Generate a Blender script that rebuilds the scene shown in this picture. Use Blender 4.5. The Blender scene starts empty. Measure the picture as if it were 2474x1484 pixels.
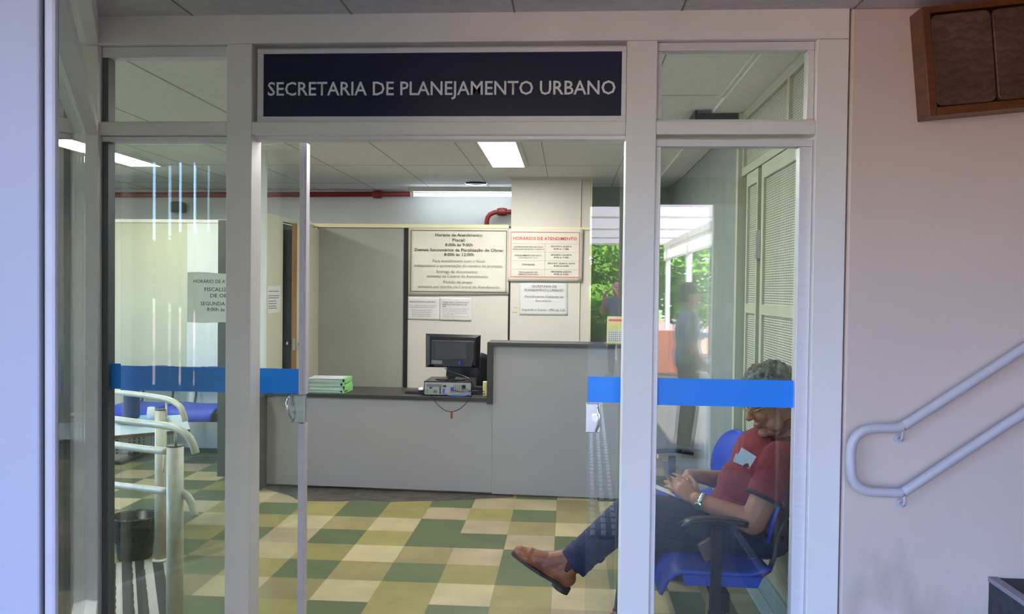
import bpy, bmesh, math, random
from mathutils import Vector, Matrix, noise
random.seed(7)
sc = bpy.context.scene
COL = sc.collection
# ------------------------------------------------------------------ camera
CH, CYAW, CPIT, CROL, CF = 1.5532, -0.067736, -0.021836, 0.011868, 2012.475
_f = Vector((math.sin(CYAW)*math.cos(CPIT), math.cos(CYAW)*math.cos(CPIT), math.sin(CPIT)))
_r = Vector((math.cos(CYAW), -math.sin(CYAW), 0)); _u = _r.cross(_f)
CR = math.cos(CROL)*_r + math.sin(CROL)*_u
CU = -math.sin(CROL)*_r + math.cos(CROL)*_u
cam = bpy.data.cameras.new('camera'); camo = bpy.data.objects.new('camera', cam); COL.objects.link(camo)
cam.sensor_width = 36; cam.lens = 36*CF/2474; cam.clip_start = .02; cam.clip_end = 300
mw = Matrix.Identity(4)
for i, v in enumerate((CR, CU, -_f)):
    for j in range(3): mw[j][i] = v[j]
mw[2][3] = CH
camo.matrix_world = mw; sc.camera = camo
def ray(px, py): return _f + CR*((px-1237)/CF) - CU*((py-742)/CF)
def P(px, py, Y): d = ray(px, py); return Vector((0, 0, CH)) + d*(Y/d.y)
def Z(px, py, z): d = ray(px, py); return Vector((0, 0, CH)) + d*((z-CH)/d.z)
def XX(px, py, x): d = ray(px, py); return Vector((0, 0, CH)) + d*(x/d.x)
# ------------------------------------------------------------------ world, sun, exposure
w = bpy.data.worlds.new('sky'); sc.world = w; w.use_nodes = True
nt = w.node_tree; nt.nodes.clear()
sky = nt.nodes.new('ShaderNodeTexSky'); sky.sky_type = 'NISHITA'; sky.sun_disc = False
sky.sun_elevation = math.radians(48); sky.sun_rotation = math.radians(120); sky.air_density = 1.2; sky.dust_density = .6
bg = nt.nodes.new('ShaderNodeBackground'); bg.inputs[1].default_value = 2.5
ow = nt.nodes.new('ShaderNodeOutputWorld')
sky.ozone_density = 3
tint = nt.nodes.new('ShaderNodeMixRGB'); tint.blend_type = 'MULTIPLY'; tint.inputs[0].default_value = 1; tint.inputs[2].default_value = (.71, .83, 1.27, 1)
nt.links.new(sky.outputs[0], tint.inputs[1]); nt.links.new(tint.outputs[0], bg.inputs[0]); nt.links.new(bg.outputs[0], ow.inputs[0])
sun = bpy.data.lights.new('sun', 'SUN'); sun.energy = 72; sun.angle = .01; sun.color = (1, .93, .82)
suno = bpy.data.objects.new('sun', sun); COL.objects.link(suno)
suno.rotation_euler = Vector((-.55, -.28, -.79)).to_track_quat('-Z', 'Y').to_euler()
sc.view_settings.view_transform = 'Standard'; sc.view_settings.look = 'None'
sc.view_settings.gamma = 1; sc.view_settings.use_curve_mapping = False
sc.view_settings.exposure = 0.0
sc.cycles.max_bounces = 10; sc.cycles.diffuse_bounces = 5; sc.cycles.glossy_bounces = 5
sc.cycles.transparent_max_bounces = 24; sc.cycles.transmission_bounces = 8
sc.cycles.caustics_reflective = False; sc.cycles.caustics_refractive = False
sc.cycles.sample_clamp_indirect = 6
# ------------------------------------------------------------------ materials
def lin(c):
    if isinstance(c, str):
        c = [int(c[i:i+2], 16)/255 for i in (0, 2, 4)]
        c = [x/12.92 if x <= .04045 else ((x+.055)/1.055)**2.4 for x in c]
    return tuple(c)+(1,)
def N(t, typ, **k):
    n = t.nodes.new(typ)
    for a, b in k.items(): setattr(n, a, b)
    return n
def mat(name, c, rough=.5, metal=0, var=.06, vs=6, bump=0, bs=60, c2=None, spec=None, stretch=None, em=0):
    m = bpy.data.materials.new(name); m.use_nodes = True; t = m.node_tree
    b = t.nodes['Principled BSDF']; L = t.links.new
    b.inputs['Roughness'].default_value = rough; b.inputs['Metallic'].default_value = metal
    if spec is not None: b.inputs['Specular IOR Level'].default_value = spec
    tc = N(t, 'ShaderNodeTexCoord'); mp = N(t, 'ShaderNodeMapping'); L(tc.outputs['Object'], mp.inputs[0])
    if stretch: mp.inputs['Scale'].default_value = stretch
    no = N(t, 'ShaderNodeTexNoise'); no.inputs['Scale'].default_value = vs; no.inputs['Detail'].default_value = 5
    L(mp.outputs[0], no.inputs[0])
    a = lin(c)
    lo = lin(c2) if c2 else tuple(x*(1-2*var) for x in a[:3])+(1,)
    hi = a if c2 else tuple(min(1, x*(1+var)) for x in a[:3])+(1,)
    rp = N(t, 'ShaderNodeValToRGB'); rp.color_ramp.elements[0].position = .3; rp.color_ramp.elements[1].position = .7
    rp.color_ramp.elements[0].color = lo; rp.color_ramp.elements[1].color = hi
    L(no.outputs[0], rp.inputs[0]); L(rp.outputs[0], b.inputs['Base Color'])
    if bump:
        n2 = N(t, 'ShaderNodeTexNoise'); n2.inputs['Scale'].default_value = bs; L(mp.outputs[0], n2.inputs[0])
        bp = N(t, 'ShaderNodeBump'); bp.inputs['Strength'].default_value = bump; bp.inputs['Distance'].default_value = .01
        L(n2.outputs[0], bp.inputs['Height']); L(bp.outputs[0], b.inputs['Normal'])
    if em:
        b.inputs['Emission Color'].default_value = a; b.inputs['Emission Strength'].default_value = em
    return m
def glass(name, tint=(.95, .975, .955), f0=.045):
    m = bpy.data.materials.new(name); m.use_nodes = True; t = m.node_tree; t.nodes.clear(); L = t.links.new
    g = N(t, 'ShaderNodeNewGeometry'); d = N(t, 'ShaderNodeVectorMath', operation='DOT_PRODUCT')
    L(g.outputs['Normal'], d.inputs[0]); L(g.outputs['Incoming'], d.inputs[1])
    a = N(t, 'ShaderNodeMath', operation='ABSOLUTE'); L(d.outputs['Value'], a.inputs[0])
    s = N(t, 'ShaderNodeMath', operation='SUBTRACT', use_clamp=True); s.inputs[0].default_value = 1; L(a.outputs[0], s.inputs[1])
    p = N(t, 'ShaderNodeMath', operation='POWER'); L(s.outputs[0], p.inputs[0]); p.inputs[1].default_value = 5
    k = N(t, 'ShaderNodeMath', operation='MULTIPLY_ADD', use_clamp=True); L(p.outputs[0], k.inputs[0]); k.inputs[1].default_value = 1-f0; k.inputs[2].default_value = f0
    tr = N(t, 'ShaderNodeBsdfTransparent'); tr.inputs[0].default_value = tint+(1,)
    gl = N(t, 'ShaderNodeBsdfGlossy'); gl.inputs['Roughness'].default_value = .0; gl.inputs['Color'].default_value = (1, 1, 1, 1)
    mx = N(t, 'ShaderNodeMixShader'); L(k.outputs[0], mx.inputs[0]); L(tr.outputs[0], mx.inputs[1]); L(gl.outputs[0], mx.inputs[2])
    o = N(t, 'ShaderNodeOutputMaterial'); L(mx.outputs[0], o.inputs[0])
    return m
def emit(name, c, s):
    m = bpy.data.materials.new(name); m.use_nodes = True; t = m.node_tree; t.nodes.clear()
    e = N(t, 'ShaderNodeEmission'); e.inputs[0].default_value = lin(c); e.inputs[1].default_value = s
    o = N(t, 'ShaderNodeOutputMaterial'); t.links.new(e.outputs[0], o.inputs[0]); return m
def translucent(name, c, amt=.5):
    m = mat(name, c, .8); t = m.node_tree; b = t.nodes['Principled BSDF']
    tr = N(t, 'ShaderNodeBsdfTranslucent'); tr.inputs[0].default_value = lin(c)
    mx = N(t, 'ShaderNodeMixShader'); mx.inputs[0].default_value = amt
    t.links.new(b.outputs[0], mx.inputs[1]); t.links.new(tr.outputs[0], mx.inputs[2])
    t.links.new(mx.outputs[0], t.nodes['Material Output'].inputs[0]); return m
M = {}
M['frame'] = mat('painted_metal', 'ece7e2', .42, var=.02, vs=3)
M['alu'] = mat('aluminium', 'e4e0e2', .38, .15, var=.02, stretch=(1, 1, 12))
M['stile'] = mat('anodised_aluminium', 'cfcbd6', .35, .2, var=.02)
M['wall'] = mat('wall_paint', 'c6c0bd', .6, var=.02, vs=1.5, bump=.05, bs=120)
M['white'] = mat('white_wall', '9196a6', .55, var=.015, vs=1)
M['ceil'] = mat('ceiling_board', 'f2f1ee', .85, var=.03, vs=30, bump=.08, bs=200)
M['ceil_out'] = mat('porch_ceiling', 'd0cccd', .85, var=.05, vs=20)
M['seam'] = mat('seam_dark', '87857a', .8)
M['batten'] = mat('batten_white', 'dcdcd2', .5)
M['beige'] = mat('beige_panel', 'c9c5bb', .6, var=.015, vs=2)
M['cream'] = mat('cream_panel', 'bdbda6', .6, var=.02, vs=2)
M['paleblue'] = mat('pale_panel', 'd4dad6', .6, var=.02)
M['trimcream'] = mat('cream_trim', 'dcd7ae', .5, var=.03)
M['greypanel'] = mat('grey_panel', '999b95', .5, var=.05, vs=1.2)
M['backwall'] = mat('back_wall', 'e0e2e0', .7, var=.03, vs=1.5)
M['black'] = mat('black_strip', '141414', .5)
M['counter'] = mat('counter_front', '94928f', .45, var=.02, vs=2, bump=.02)
M['slab'] = mat('dark_laminate', '34322f', .36, var=.06, vs=40)
M['lam'] = mat('dark_side', '37342f', .4)
M['film'] = mat('blue_film', '0a8af4', .45, var=.015)
M['navy'] = mat('navy_sign', '151636', .3, var=.03)
M['letter'] = mat('letter_grey', 'eaeaee', .5, var=.01)
M['steel'] = mat('brushed_steel', 'c8c8c8', .25, .9, stretch=(1, 1, 20))
M['chrome'] = mat('chrome', 'e0e0e0', .12, 1)
M['paper'] = mat('paper', 'd0cdc0', .8, var=.02, vs=5, bump=.1, bs=8)
M['paperw'] = mat('paper_white', 'cfd0ce', .8, var=.02, bump=.1, bs=8)
M['paperg'] = translucent('paper_backlit', 'f2f4f2', .75)
M['ink'] = mat('ink', '35322f', .8, var=.01)
M['ink2'] = mat('ink_grey', '6b6a66', .8, var=.01)
M['red_ink'] = mat('red_ink', 'd8574a', .8, var=.01)
M['red'] = mat('red_pipe', '8e2a26', .45, var=.06)
M['plastic'] = mat('black_plastic', '16161a', .3, var=.05)
M['plastic2'] = mat('dark_plastic', '26262a', .45, var=.05)
M['pc'] = mat('pc_metal', '9fa09a', .4, .4)
M['blue'] = mat('blue_plastic', '2140b0', .4, var=.04)
M['bluedeep'] = mat('navy_plastic', '0d2f66', .35)
M['tray'] = mat('light_blue_tray', '3f8fc0', .35)
M['rail'] = mat('cream_tube', 'c9c8b8', .4, var=.05, c2='b8b49c', vs=25)
M['railout'] = mat('grey_tube', 'c4bfc4', .4, var=.02)
M['bin'] = mat('bin_bag', '17191a', .35, var=.15, vs=30, bump=.9, bs=45)
M['green'] = mat('green_folder', '86c47c', .6, var=.05)
M['pages'] = mat('pages', 'c3c8cf', .8, var=.1, vs=10, stretch=(1, 1, 60))
M['woodb'] = mat('door_wood', 'b07a45', .5, c2='96602f', vs=6, stretch=(8, 8, .6))
M['doordark'] = mat('door_dark', '4a4a48', .4, var=.1)
M['skin'] = mat('skin', 'a97559', .5, c2='925c44', vs=9, bump=.15, bs=90)
M['shirt'] = mat('maroon_knit', '80242f', .85, c2='631a25', vs=14, bump=.3, bs=70)
M['shirttrim'] = mat('shirt_trim', '2a1a2c', .85)
M['denim'] = mat('denim', '18233f', .85, c2='10182e', vs=18, bump=.25, bs=140)
M['leather'] = mat('boot_leather', '8c5433', .55, c2='5c3420', vs=16, bump=.25, bs=60)
M['elastic'] = mat('boot_elastic', '3a251f', .8)
M['sole'] = mat('boot_sole', '2c231e', .6)
M['hair'] = mat('grey_hair', '8c897e', .7, c2='4a4841', vs=38, bump=.9, bs=110)
M['belt'] = mat('brown_leather', '3c2620', .5, var=.15, vs=20)
M['gold'] = mat('gold_phone', 'b8a878', .35, .5)
M['lens'] = glass('lens_glass', (.9, .9, .9), .04)
M['glass'] = glass('window_glass')
M['glassleaf'] = glass('door_glass', (.95, .975, .955), .045)
M['lamp'] = emit('panel_light', (1, .96, .92), 60)
M['tube'] = emit('tube_light', (.80, .92, 1), 15)
M['wood'] = mat('box_wood', '77431f', .35, c2='583015', vs=5, stretch=(2, 2, 14))
M['boxfab'] = mat('box_panel', '6e4c33', .5, c2='4c331f', vs=8)
M['step'] = mat('step_concrete', '3d3c44', .8, var=.15, vs=30, bump=.4)
M['nosing'] = mat('step_nosing', '8c8890', .5)
M['ramplight'] = mat('ramp_light', 'a3a39a', .6, var=.05)
M['antislip'] = mat('antislip', '262624', .8, var=.1)
M['cupw'] = mat('white_plastic', 'e0e4ea', .4)
M['desk'] = mat('grey_blue_top', 'a9bcc6', .35, var=.02)
M['deskedge'] = mat('brown_edge', '5b3a22', .5)
M['perf'] = mat('perforated_steel', '9fb0ba', .5)
M['leaf'] = translucent('leaf_green', '86b83e', .45)
M['leaf2'] = translucent('leaf_dark', '5c8a34', .4)
M['bark'] = mat('bark', '5b4a38', .9, bump=.5)
M['pvc'] = translucent('canopy_sheet', 'f4efe4', .4)
M['post'] = mat('white_post', 'eeeae2', .5)
M['brick'] = mat('red_wall', 'a2604c', .8, var=.1)
M['ground'] = mat('porch_paving', '6e6b69', .7, var=.08, vs=4)
M['earth'] = mat('reddish_paving', '957560', .9, var=.1, vs=2)
M['tactile'] = mat('tactile_tile', 'b9b4b0', .6)
M['blind'] = translucent('blind_slat', 'c0bcb0', .26)
M['capdark'] = mat('dark_clothes', '2b2b33', .8)
M['clothgrey'] = mat('grey_clothes', '7f8286', .8)
M['peach'] = mat('peach_skin', 'c48a72', .6)
M['tape'] = mat('old_tape', 'b9a46c', .5)
M['yellow'] = mat('yellow_card', 'd9cf8c', .6)
M['green2'] = mat('green_plug', '3f9a6a', .5)
M['bluecable'] = mat('blue_cable', '2f62b8', .5)
# special materials -------------------------------------------------
def lattice_mat():
    m = mat('cane_panel', 'c9c7b4', .6); t = m.node_tree; b = t.nodes['Principled BSDF']; L = t.links.new
    tc = N(t, 'ShaderNodeTexCoord'); sp = N(t, 'ShaderNodeSeparateXYZ'); L(tc.outputs['Object'], sp.inputs[0])
    def s(o, k, ph=0):
        a = N(t, 'ShaderNodeMath', operation='MULTIPLY_ADD'); L(o, a.inputs[0]); a.inputs[1].default_value = k; a.inputs[2].default_value = ph
        c = N(t, 'ShaderNodeMath', operation='SINE'); L(a.outputs[0], c.inputs[0]); return c.outputs[0]
    a = s(sp.outputs['Y'], 2*math.pi/.0155); c = s(sp.outputs['Z'], 2*math.pi/.0115)
    ml = N(t, 'ShaderNodeMath', operation='ADD'); L(a, ml.inputs[0]); L(c, ml.inputs[1])
    rp = N(t, 'ShaderNodeValToRGB'); rp.color_ramp.elements[0].position = .55; rp.color_ramp.elements[1].position = .95
    rp.color_ramp.elements[0].color = lin('cfcdba'); rp.color_ramp.elements[1].color = lin('4c4a3e')
    L(ml.outputs[0], rp.inputs[0]); L(rp.outputs[0], b.inputs['Base Color'])
    bp = N(t, 'ShaderNodeBump'); bp.inputs['Strength'].default_value = .5; bp.inputs['Distance'].default_value = -.004
    L(ml.outputs[0], bp.inputs['Height']); L(bp.outputs[0], b.inputs['Normal'])
    return m
M['lattice'] = lattice_mat()
def perf_mat():
    m = mat('perforated_panel', '9fb0ba', .5); t = m.node_tree; b = t.nodes['Principled BSDF']; L = t.links.new
    tc = N(t, 'ShaderNodeTexCoord'); v = N(t, 'ShaderNodeTexVoronoi'); v.inputs['Scale'].default_value = 52; v.inputs['Randomness'].default_value = 0
    L(tc.outputs['Object'], v.inputs['Vector'])
    rp = N(t, 'ShaderNodeValToRGB'); rp.color_ramp.interpolation = 'CONSTANT'; rp.color_ramp.elements[1].position = .33
    rp.color_ramp.elements[0].color = lin('1c2226'); rp.color_ramp.elements[1].color = lin('a9b8c0')
    L(v.outputs['Distance'], rp.inputs[0]); L(rp.outputs[0], b.inputs['Base Color']); return m
M['perf'] = perf_mat()
def floor_mat():
    m = bpy.data.materials.new('vinyl_tiles'); m.use_nodes = True; t = m.node_tree; b = t.nodes['Principled BSDF']; L = t.links.new
    at = N(t, 'ShaderNodeVertexColor'); at.layer_name = 'tile'
    tc = N(t, 'ShaderNodeTexCoord')
    n1 = N(t, 'ShaderNodeTexNoise'); n1.inputs['Scale'].default_value = 5; n1.inputs['Detail'].default_value = 8; L(tc.outputs['Object'], n1.inputs[0])
    n2 = N(t, 'ShaderNodeTexNoise'); n2.inputs['Scale'].default_value = 90; L(tc.outputs['Object'], n2.inputs[0])
    r = N(t, 'ShaderNodeMapRange'); r.inputs[1].default_value = .3; r.inputs[2].default_value = .7; r.inputs[3].default_value = .82; r.inputs[4].default_value = 1.1
    L(n1.outputs[0], r.inputs[0])
    r2 = N(t, 'ShaderNodeMapRange'); r2.inputs[1].default_value = .3; r2.inputs[2].default_value = .7; r2.inputs[3].default_value = .93; r2.inputs[4].default_value = 1.06
    L(n2.outputs[0], r2.inputs[0])
    mu = N(t, 'ShaderNodeMath', operation='MULTIPLY'); L(r.outputs[0], mu.inputs[0]); L(r2.outputs[0], mu.inputs[1])
    sp = N(t, 'ShaderNodeSeparateXYZ'); L(tc.outputs['Object'], sp.inputs[0])
    fs = []
    for ax, off in (('X', 1.5657), ('Y', -5.5169)):
        a = N(t, 'ShaderNodeMath', operation='ADD'); L(sp.outputs[ax], a.inputs[0]); a.inputs[1].default_value = off+30.0+.001
        d = N(t, 'ShaderNodeMath', operation='MODULO'); L(a.outputs[0], d.inputs[0]); d.inputs[1].default_value = .3
        g = N(t, 'ShaderNodeMath', operation='GREATER_THAN'); L(d.outputs[0], g.inputs[0]); g.inputs[1].default_value = .002
        fs.append(g)
    mn = N(t, 'ShaderNodeMath', operation='MINIMUM'); L(fs[0].outputs[0], mn.inputs[0]); L(fs[1].outputs[0], mn.inputs[1])
    r3 = N(t, 'ShaderNodeMapRange'); r3.inputs[3].default_value = .62; L(mn.outputs[0], r3.inputs[0])
    m2 = N(t, 'ShaderNodeMath', operation='MULTIPLY'); L(mu.outputs[0], m2.inputs[0]); L(r3.outputs[0], m2.inputs[1])
    vm = N(t, 'ShaderNodeVectorMath', operation='SCALE'); L(at.outputs[0], vm.inputs[0]); L(m2.outputs[0], vm.inputs['Scale'])
    L(vm.outputs[0], b.inputs['Base Color']); b.inputs['Roughness'].default_value = .42
    return m
M['tiles'] = floor_mat()
def wallright_mat():
    m = mat('right_wall_paint', 'd8c4b8', .6, var=.02, vs=1.5); t = m.node_tree; b = t.nodes['Principled BSDF']; L = t.links.new
    base = b.inputs['Base Color'].links[0].from_socket
    tc = N(t, 'ShaderNodeTexCoord'); n = N(t, 'ShaderNodeTexNoise'); n.inputs['Scale'].default_value = 3.2; n.inputs['Detail'].default_value = 9
    mp = N(t, 'ShaderNodeMapping'); mp.inputs['Scale'].default_value = (2.2, 1, .9); L(tc.outputs['Object'], mp.inputs[0]); L(mp.outputs[0], n.inputs[0])
    sp = N(t, 'ShaderNodeSeparateXYZ'); L(tc.outputs['Object'], sp.inputs[0])
    h = N(t, 'ShaderNodeMapRange'); h.inputs[1].default_value = .75; h.inputs[2].default_value = .35; h.inputs[3].default_value = 0; h.inputs[4].default_value = .2
    L(sp.outputs['Z'], h.inputs[0])
    ad = N(t, 'ShaderNodeMath', operation='ADD'); L(n.outputs[0], ad.inputs[0]); L(h.outputs[0], ad.inputs[1])
    r = N(t, 'ShaderNodeMapRange'); r.inputs[1].default_value = .68; r.inputs[2].default_value = 1.15; L(ad.outputs[0], r.inputs[0])
    mx = N(t, 'ShaderNodeMixRGB'); L(r.outputs[0], mx.inputs[0]); L(base, mx.inputs[1]); mx.inputs[2].default_value = lin('93806f')
    L(mx.outputs[0], b.inputs['Base Color']); return m
M['wallright'] = wallright_mat()
def box_panel_mat():
    m = mat('burl_panel', '7a5844', .42, c2='503828', vs=7); t = m.node_tree; b = t.nodes['Principled BSDF']; L = t.links.new
    base = b.inputs['Base Color'].links[0].from_socket
    tc = N(t, 'ShaderNodeTexCoord'); wv = N(t, 'ShaderNodeTexWave', wave_type='RINGS'); wv.inputs['Scale'].default_value = 14; wv.inputs['Distortion'].default_value = 9; wv.inputs['Detail'].default_value = 4; wv.inputs['Detail Scale'].default_value = 2
    L(tc.outputs['Object'], wv.inputs[0])
    mx = N(t, 'ShaderNodeMixRGB'); mx.blend_type = 'MULTIPLY'; mx.inputs[0].default_value = .35; L(base, mx.inputs[1]); L(wv.outputs[0], mx.inputs[2])
    L(mx.outputs[0], b.inputs['Base Color']); return m
M['boxfab'] = box_panel_mat()
# ------------------------------------------------------------------ builders
def bounds(vs):
    a = Vector((min(v.x for v in vs), min(v.y for v in vs), min(v.z for v in vs)))
    b = Vector((max(v.x for v in vs), max(v.y for v in vs), max(v.z for v in vs)))
    return a, b
class MB:
    def __init__(s): s.bm = bmesh.new()
    def box(s, x0, x1, y0, y1, z0, z1, M4=None):
        vs = [s.bm.verts.new((x, y, z)) for x in (x0, x1) for y in (y0, y1) for z in (z0, z1)]
        if M4:
            for v in vs: v.co = M4 @ v.co
        for f in ((0, 1, 3, 2), (4, 6, 7, 5), (0, 4, 5, 1), (2, 3, 7, 6), (0, 2, 6, 4), (1, 5, 7, 3)):
            s.bm.faces.new([vs[i] for i in f])
        return s
    def tube(s, pts, r, seg=14, cap=True):
        pts = [Vector(p) for p in pts]; rs = r if isinstance(r, (list, tuple)) else [r]*len(pts)
        rings = []; up = None
        for i, p in enumerate(pts):
            t = (pts[min(i+1, len(pts)-1)]-pts[max(i-1, 0)]).normalized()
            if up is None:
                up = Vector((0, 0, 1)) if abs(t.z) < .9 else Vector((1, 0, 0))
            a = (up - t*up.dot(t)).normalized(); up = a; b = t.cross(a)
            rings.append([s.bm.verts.new(p + (a*math.cos(2*math.pi*k/seg)+b*math.sin(2*math.pi*k/seg))*rs[i]) for k in range(seg)])
        for A, B in zip(rings, rings[1:]):
            for k in range(seg): s.bm.faces.new((A[k], A[(k+1) % seg], B[(k+1) % seg], B[k]))
        if cap: s.bm.faces.new(rings[0][::-1]); s.bm.faces.new(rings[-1])
        return s
    def lathe(s, prof, c=(0, 0, 0), seg=28, M4=None):
        rings = []
        for r, z in prof:
            ring = [s.bm.verts.new(Vector(c)+Vector((r*math.cos(2*math.pi*k/seg), r*math.sin(2*math.pi*k/seg), z))) for k in range(seg)]
            if M4:
                for v in ring: v.co = M4 @ v.co
            rings.append(ring)
        for A, B in zip(rings, rings[1:]):
            for k in range(seg): s.bm.faces.new((A[k], A[(k+1) % seg], B[(k+1) % seg], B[k]))
        s.bm.faces.new(rings[0][::-1]); s.bm.faces.new(rings[-1]); return s
    def ell(s, c, r, M3=None, u=16, v=10):
        d = bmesh.ops.create_uvsphere(s.bm, u_segments=u, v_segments=v, radius=1)
        for x in d['verts']:
            q = Vector((x.co.x*r[0], x.co.y*r[1], x.co.z*r[2]))
            if M3: q = M3 @ q
            x.co = q + Vector(c)
        return s
    def cap(s, p0, r0, p1, r1):       # tapered capsule
        p0, p1 = Vector(p0), Vector(p1); s.ell(p0, (r0,)*3); s.ell(p1, (r1,)*3)
        n = 6; s.tube([p0.lerp(p1, i/n) for i in range(n+1)], [r0+(r1-r0)*i/n for i in range(n+1)], 16)
        return s
    def prism(s, poly, d):            # polygon of 3D points extruded by vector d
        A = [s.bm.verts.new(p) for p in poly]; B = [s.bm.verts.new(Vector(p)+Vector(d)) for p in poly]
        n = len(A)
        s.bm.faces.new(A[::-1]); s.bm.faces.new(B)
        for i in range(n): s.bm.faces.new((A[i], A[(i+1) % n], B[(i+1) % n], B[i]))
        return s
    def grid(s, fn, nu, nv, th=None):
        g = [[s.bm.verts.new(fn(i/nu, j/nv)) for j in range(nv+1)] for i in range(nu+1)]
        for i in range(nu):
            for j in range(nv): s.bm.faces.new((g[i][j], g[i+1][j], g[i+1][j+1], g[i][j+1]))
        return s
    def build(s, name, m, parent=None, smooth=False, bevel=0, solid=0, sub=0, remesh=0, sm=0, at=None):
        bm = s.bm; bmesh.ops.recalc_face_normals(bm, faces=bm.faces[:])
        me = bpy.data.meshes.new(name); bm.to_mesh(me); bm.free()
        o = bpy.data.objects.new(name, me); COL.objects.link(o)
        if remesh:
            q = o.modifiers.new('r', 'REMESH'); q.mode = 'VOXEL'; q.voxel_size = remesh; q.use_smooth_shade = True
            if sm: q = o.modifiers.new('s', 'SMOOTH'); q.iterations = sm; q.factor = .5
            bpy.context.view_layer.update()
            dg = bpy.context.evaluated_depsgraph_get()
            nm = bpy.data.meshes.new_from_object(o.evaluated_get(dg)); o.modifiers.clear(); o.data = nm; bpy.data.meshes.remove(me); me = nm; smooth = True
        me.materials.clear()
        for x in (m if isinstance(m, (list, tuple)) else [m]): me.materials.append(x)
        if bevel: q = o.modifiers.new('b', 'BEVEL'); q.width = bevel; q.segments = 2; q.limit_method = 'ANGLE'; q.angle_limit = .7
        if solid: q = o.modifiers.new('t', 'SOLIDIFY'); q.thickness = solid; q.offset = 0
        if sub: q = o.modifiers.new('u', 'SUBSURF'); q.levels = sub; q.render_levels = sub
        if smooth:
            me.polygons.foreach_set('use_smooth', [True]*len(me.polygons)); me.update()
        if parent is not None:
            o.parent = parent
            o.matrix_parent_inverse = wmat(parent).inverted()
        elif len(me.vertices):
            a, b = bounds([v.co for v in me.vertices]); c = Vector(((a.x+b.x)/2, (a.y+b.y)/2, a.z)) if at is None else Vector(at)
            me.transform(Matrix.Translation(-c)); o.location = c
        return o
def wmat(o):
    m = Matrix.Translation(o.location)
    if o.parent: return wmat(o.parent) @ o.matrix_parent_inverse @ m
    return m
def B(*a): return MB().box(*a)
def thing(name, label, cat, loc=(0, 0, 0), group=None, kind=None):
    o = bpy.data.objects.new(name, None); COL.objects.link(o); o.location = loc; o.empty_display_size = .1
    if kind: o['kind'] = kind
    if label: o['label'] = label
    if cat: o['category'] = cat
    if group: o['group'] = group
    return o
def tag(o, label, cat, group=None, kind=None):
    o['label'] = label; o['category'] = cat
    if group: o['group'] = group
    if kind: o['kind'] = kind
    return o
def S(o, label=None):
    o['kind'] = 'structure'
    if label: o['label'] = label
    return o
def copy_tree(o, parent=None):
    c = o.copy(); COL.objects.link(c)
    if parent is not None: c.parent = parent
    for ch in o.children: copy_tree(ch, c)
    return c
def text(name, lines, m, parent, O, R, U, W=None, th=.0006):
    """lines: (string, x centre or left, y baseline, cap height, align, bold, width) in metres on the sheet; O origin, R right, U up"""
    bm = bmesh.new(); Nn = R.cross(U)
    for (s, x, y, h, al, bold, wid) in lines:
        cu = bpy.data.curves.new('t', 'FONT'); cu.body = s; cu.align_x = 'LEFT'; cu.size = 1; cu.offset = .011 if bold else 0; cu.extrude = 0
        cu.resolution_u = 2
        o = bpy.data.objects.new('t', cu); COL.objects.link(o)
        bpy.context.view_layer.update()
        me = bpy.data.meshes.new_from_object(o.evaluated_get(bpy.context.evaluated_depsgraph_get()))
        if len(me.vertices):
            xs = [v.co.x for v in me.vertices]; x0, x1 = min(xs), max(xs); k = h/.72
            kx = k if wid is None else wid/(x1-x0)
            off = {'C': -(x0+x1)/2*kx, 'L': -x0*kx}[al]
            for v in me.vertices:
                q = O + R*(x+off+v.co.x*kx) + U*(y+v.co.y*k) + Nn*th; v.co = q
            bm.from_mesh(me)
        bpy.data.objects.remove(o); bpy.data.curves.remove(cu); bpy.data.meshes.remove(me)
    me = bpy.data.meshes.new(name); bm.to_mesh(me); bm.free(); me.materials.append(m)
    o = bpy.data.objects.new(name, me); COL.objects.link(o); o.parent = parent
    if parent: o.matrix_parent_inverse = wmat(parent).inverted()
    return o
X1, Y1, Z1 = Vector((1, 0, 0)), Vector((0, 1, 0)), Vector((0, 0, 1))
YF = 3.0            # facade front plane
ZC = 2.56           # ceiling
exec_parts = []
# ================================================================== SETTING
# --- tiled floor
TX, TY, TS = -1.5657, 5.5169, .3
TC = {'G': '53603b', 'O': '8a834a', 'T': '877d51', 'B': '9f9170', 'C': 'ada27a', 'D': '4b5734'}
rows = {-2: 'COBOGO BCTCOG', -1: 'GG', }
tmap = {}
def trow(r, s, c0=-3):
    for i, ch in enumerate(s): tmap[(c0+i, r)] = ch
trow(-3, 'BCGOCBTGC'); trow(-2, 'CBTGOGBCTC'[0:9]); trow(-1, 'OGOGOBOGT'); trow(0, 'COCTCGBTC'); trow(1, 'OGBGOGGBG')
trow(2, 'GTCOCTBGB'); trow(3, 'BGOGTGOGT'); trow(4, 'OTCTCOCOC'); trow(5, 'CGGOGOGOB'); trow(6, 'GOTCTGBCG')
def tcol(i, j):
    if (i, j) in tmap: return tmap[(i, j)]
    if i < -3 and (i+j) % 2 == 0: return 'G' if random.random() < .8 else 'D'
    if i < -3: return random.choice('CCBOT')
    if (i+2*j) % 3 == 0: return random.choice('GGD')
    return random.choice('OOTBCCB')
bm = bmesh.new(); cl = bm.loops.layers.color.new('tile')
i0, i1, j0, j1 = -17, 11, -11, 16     # columns / rows
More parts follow.
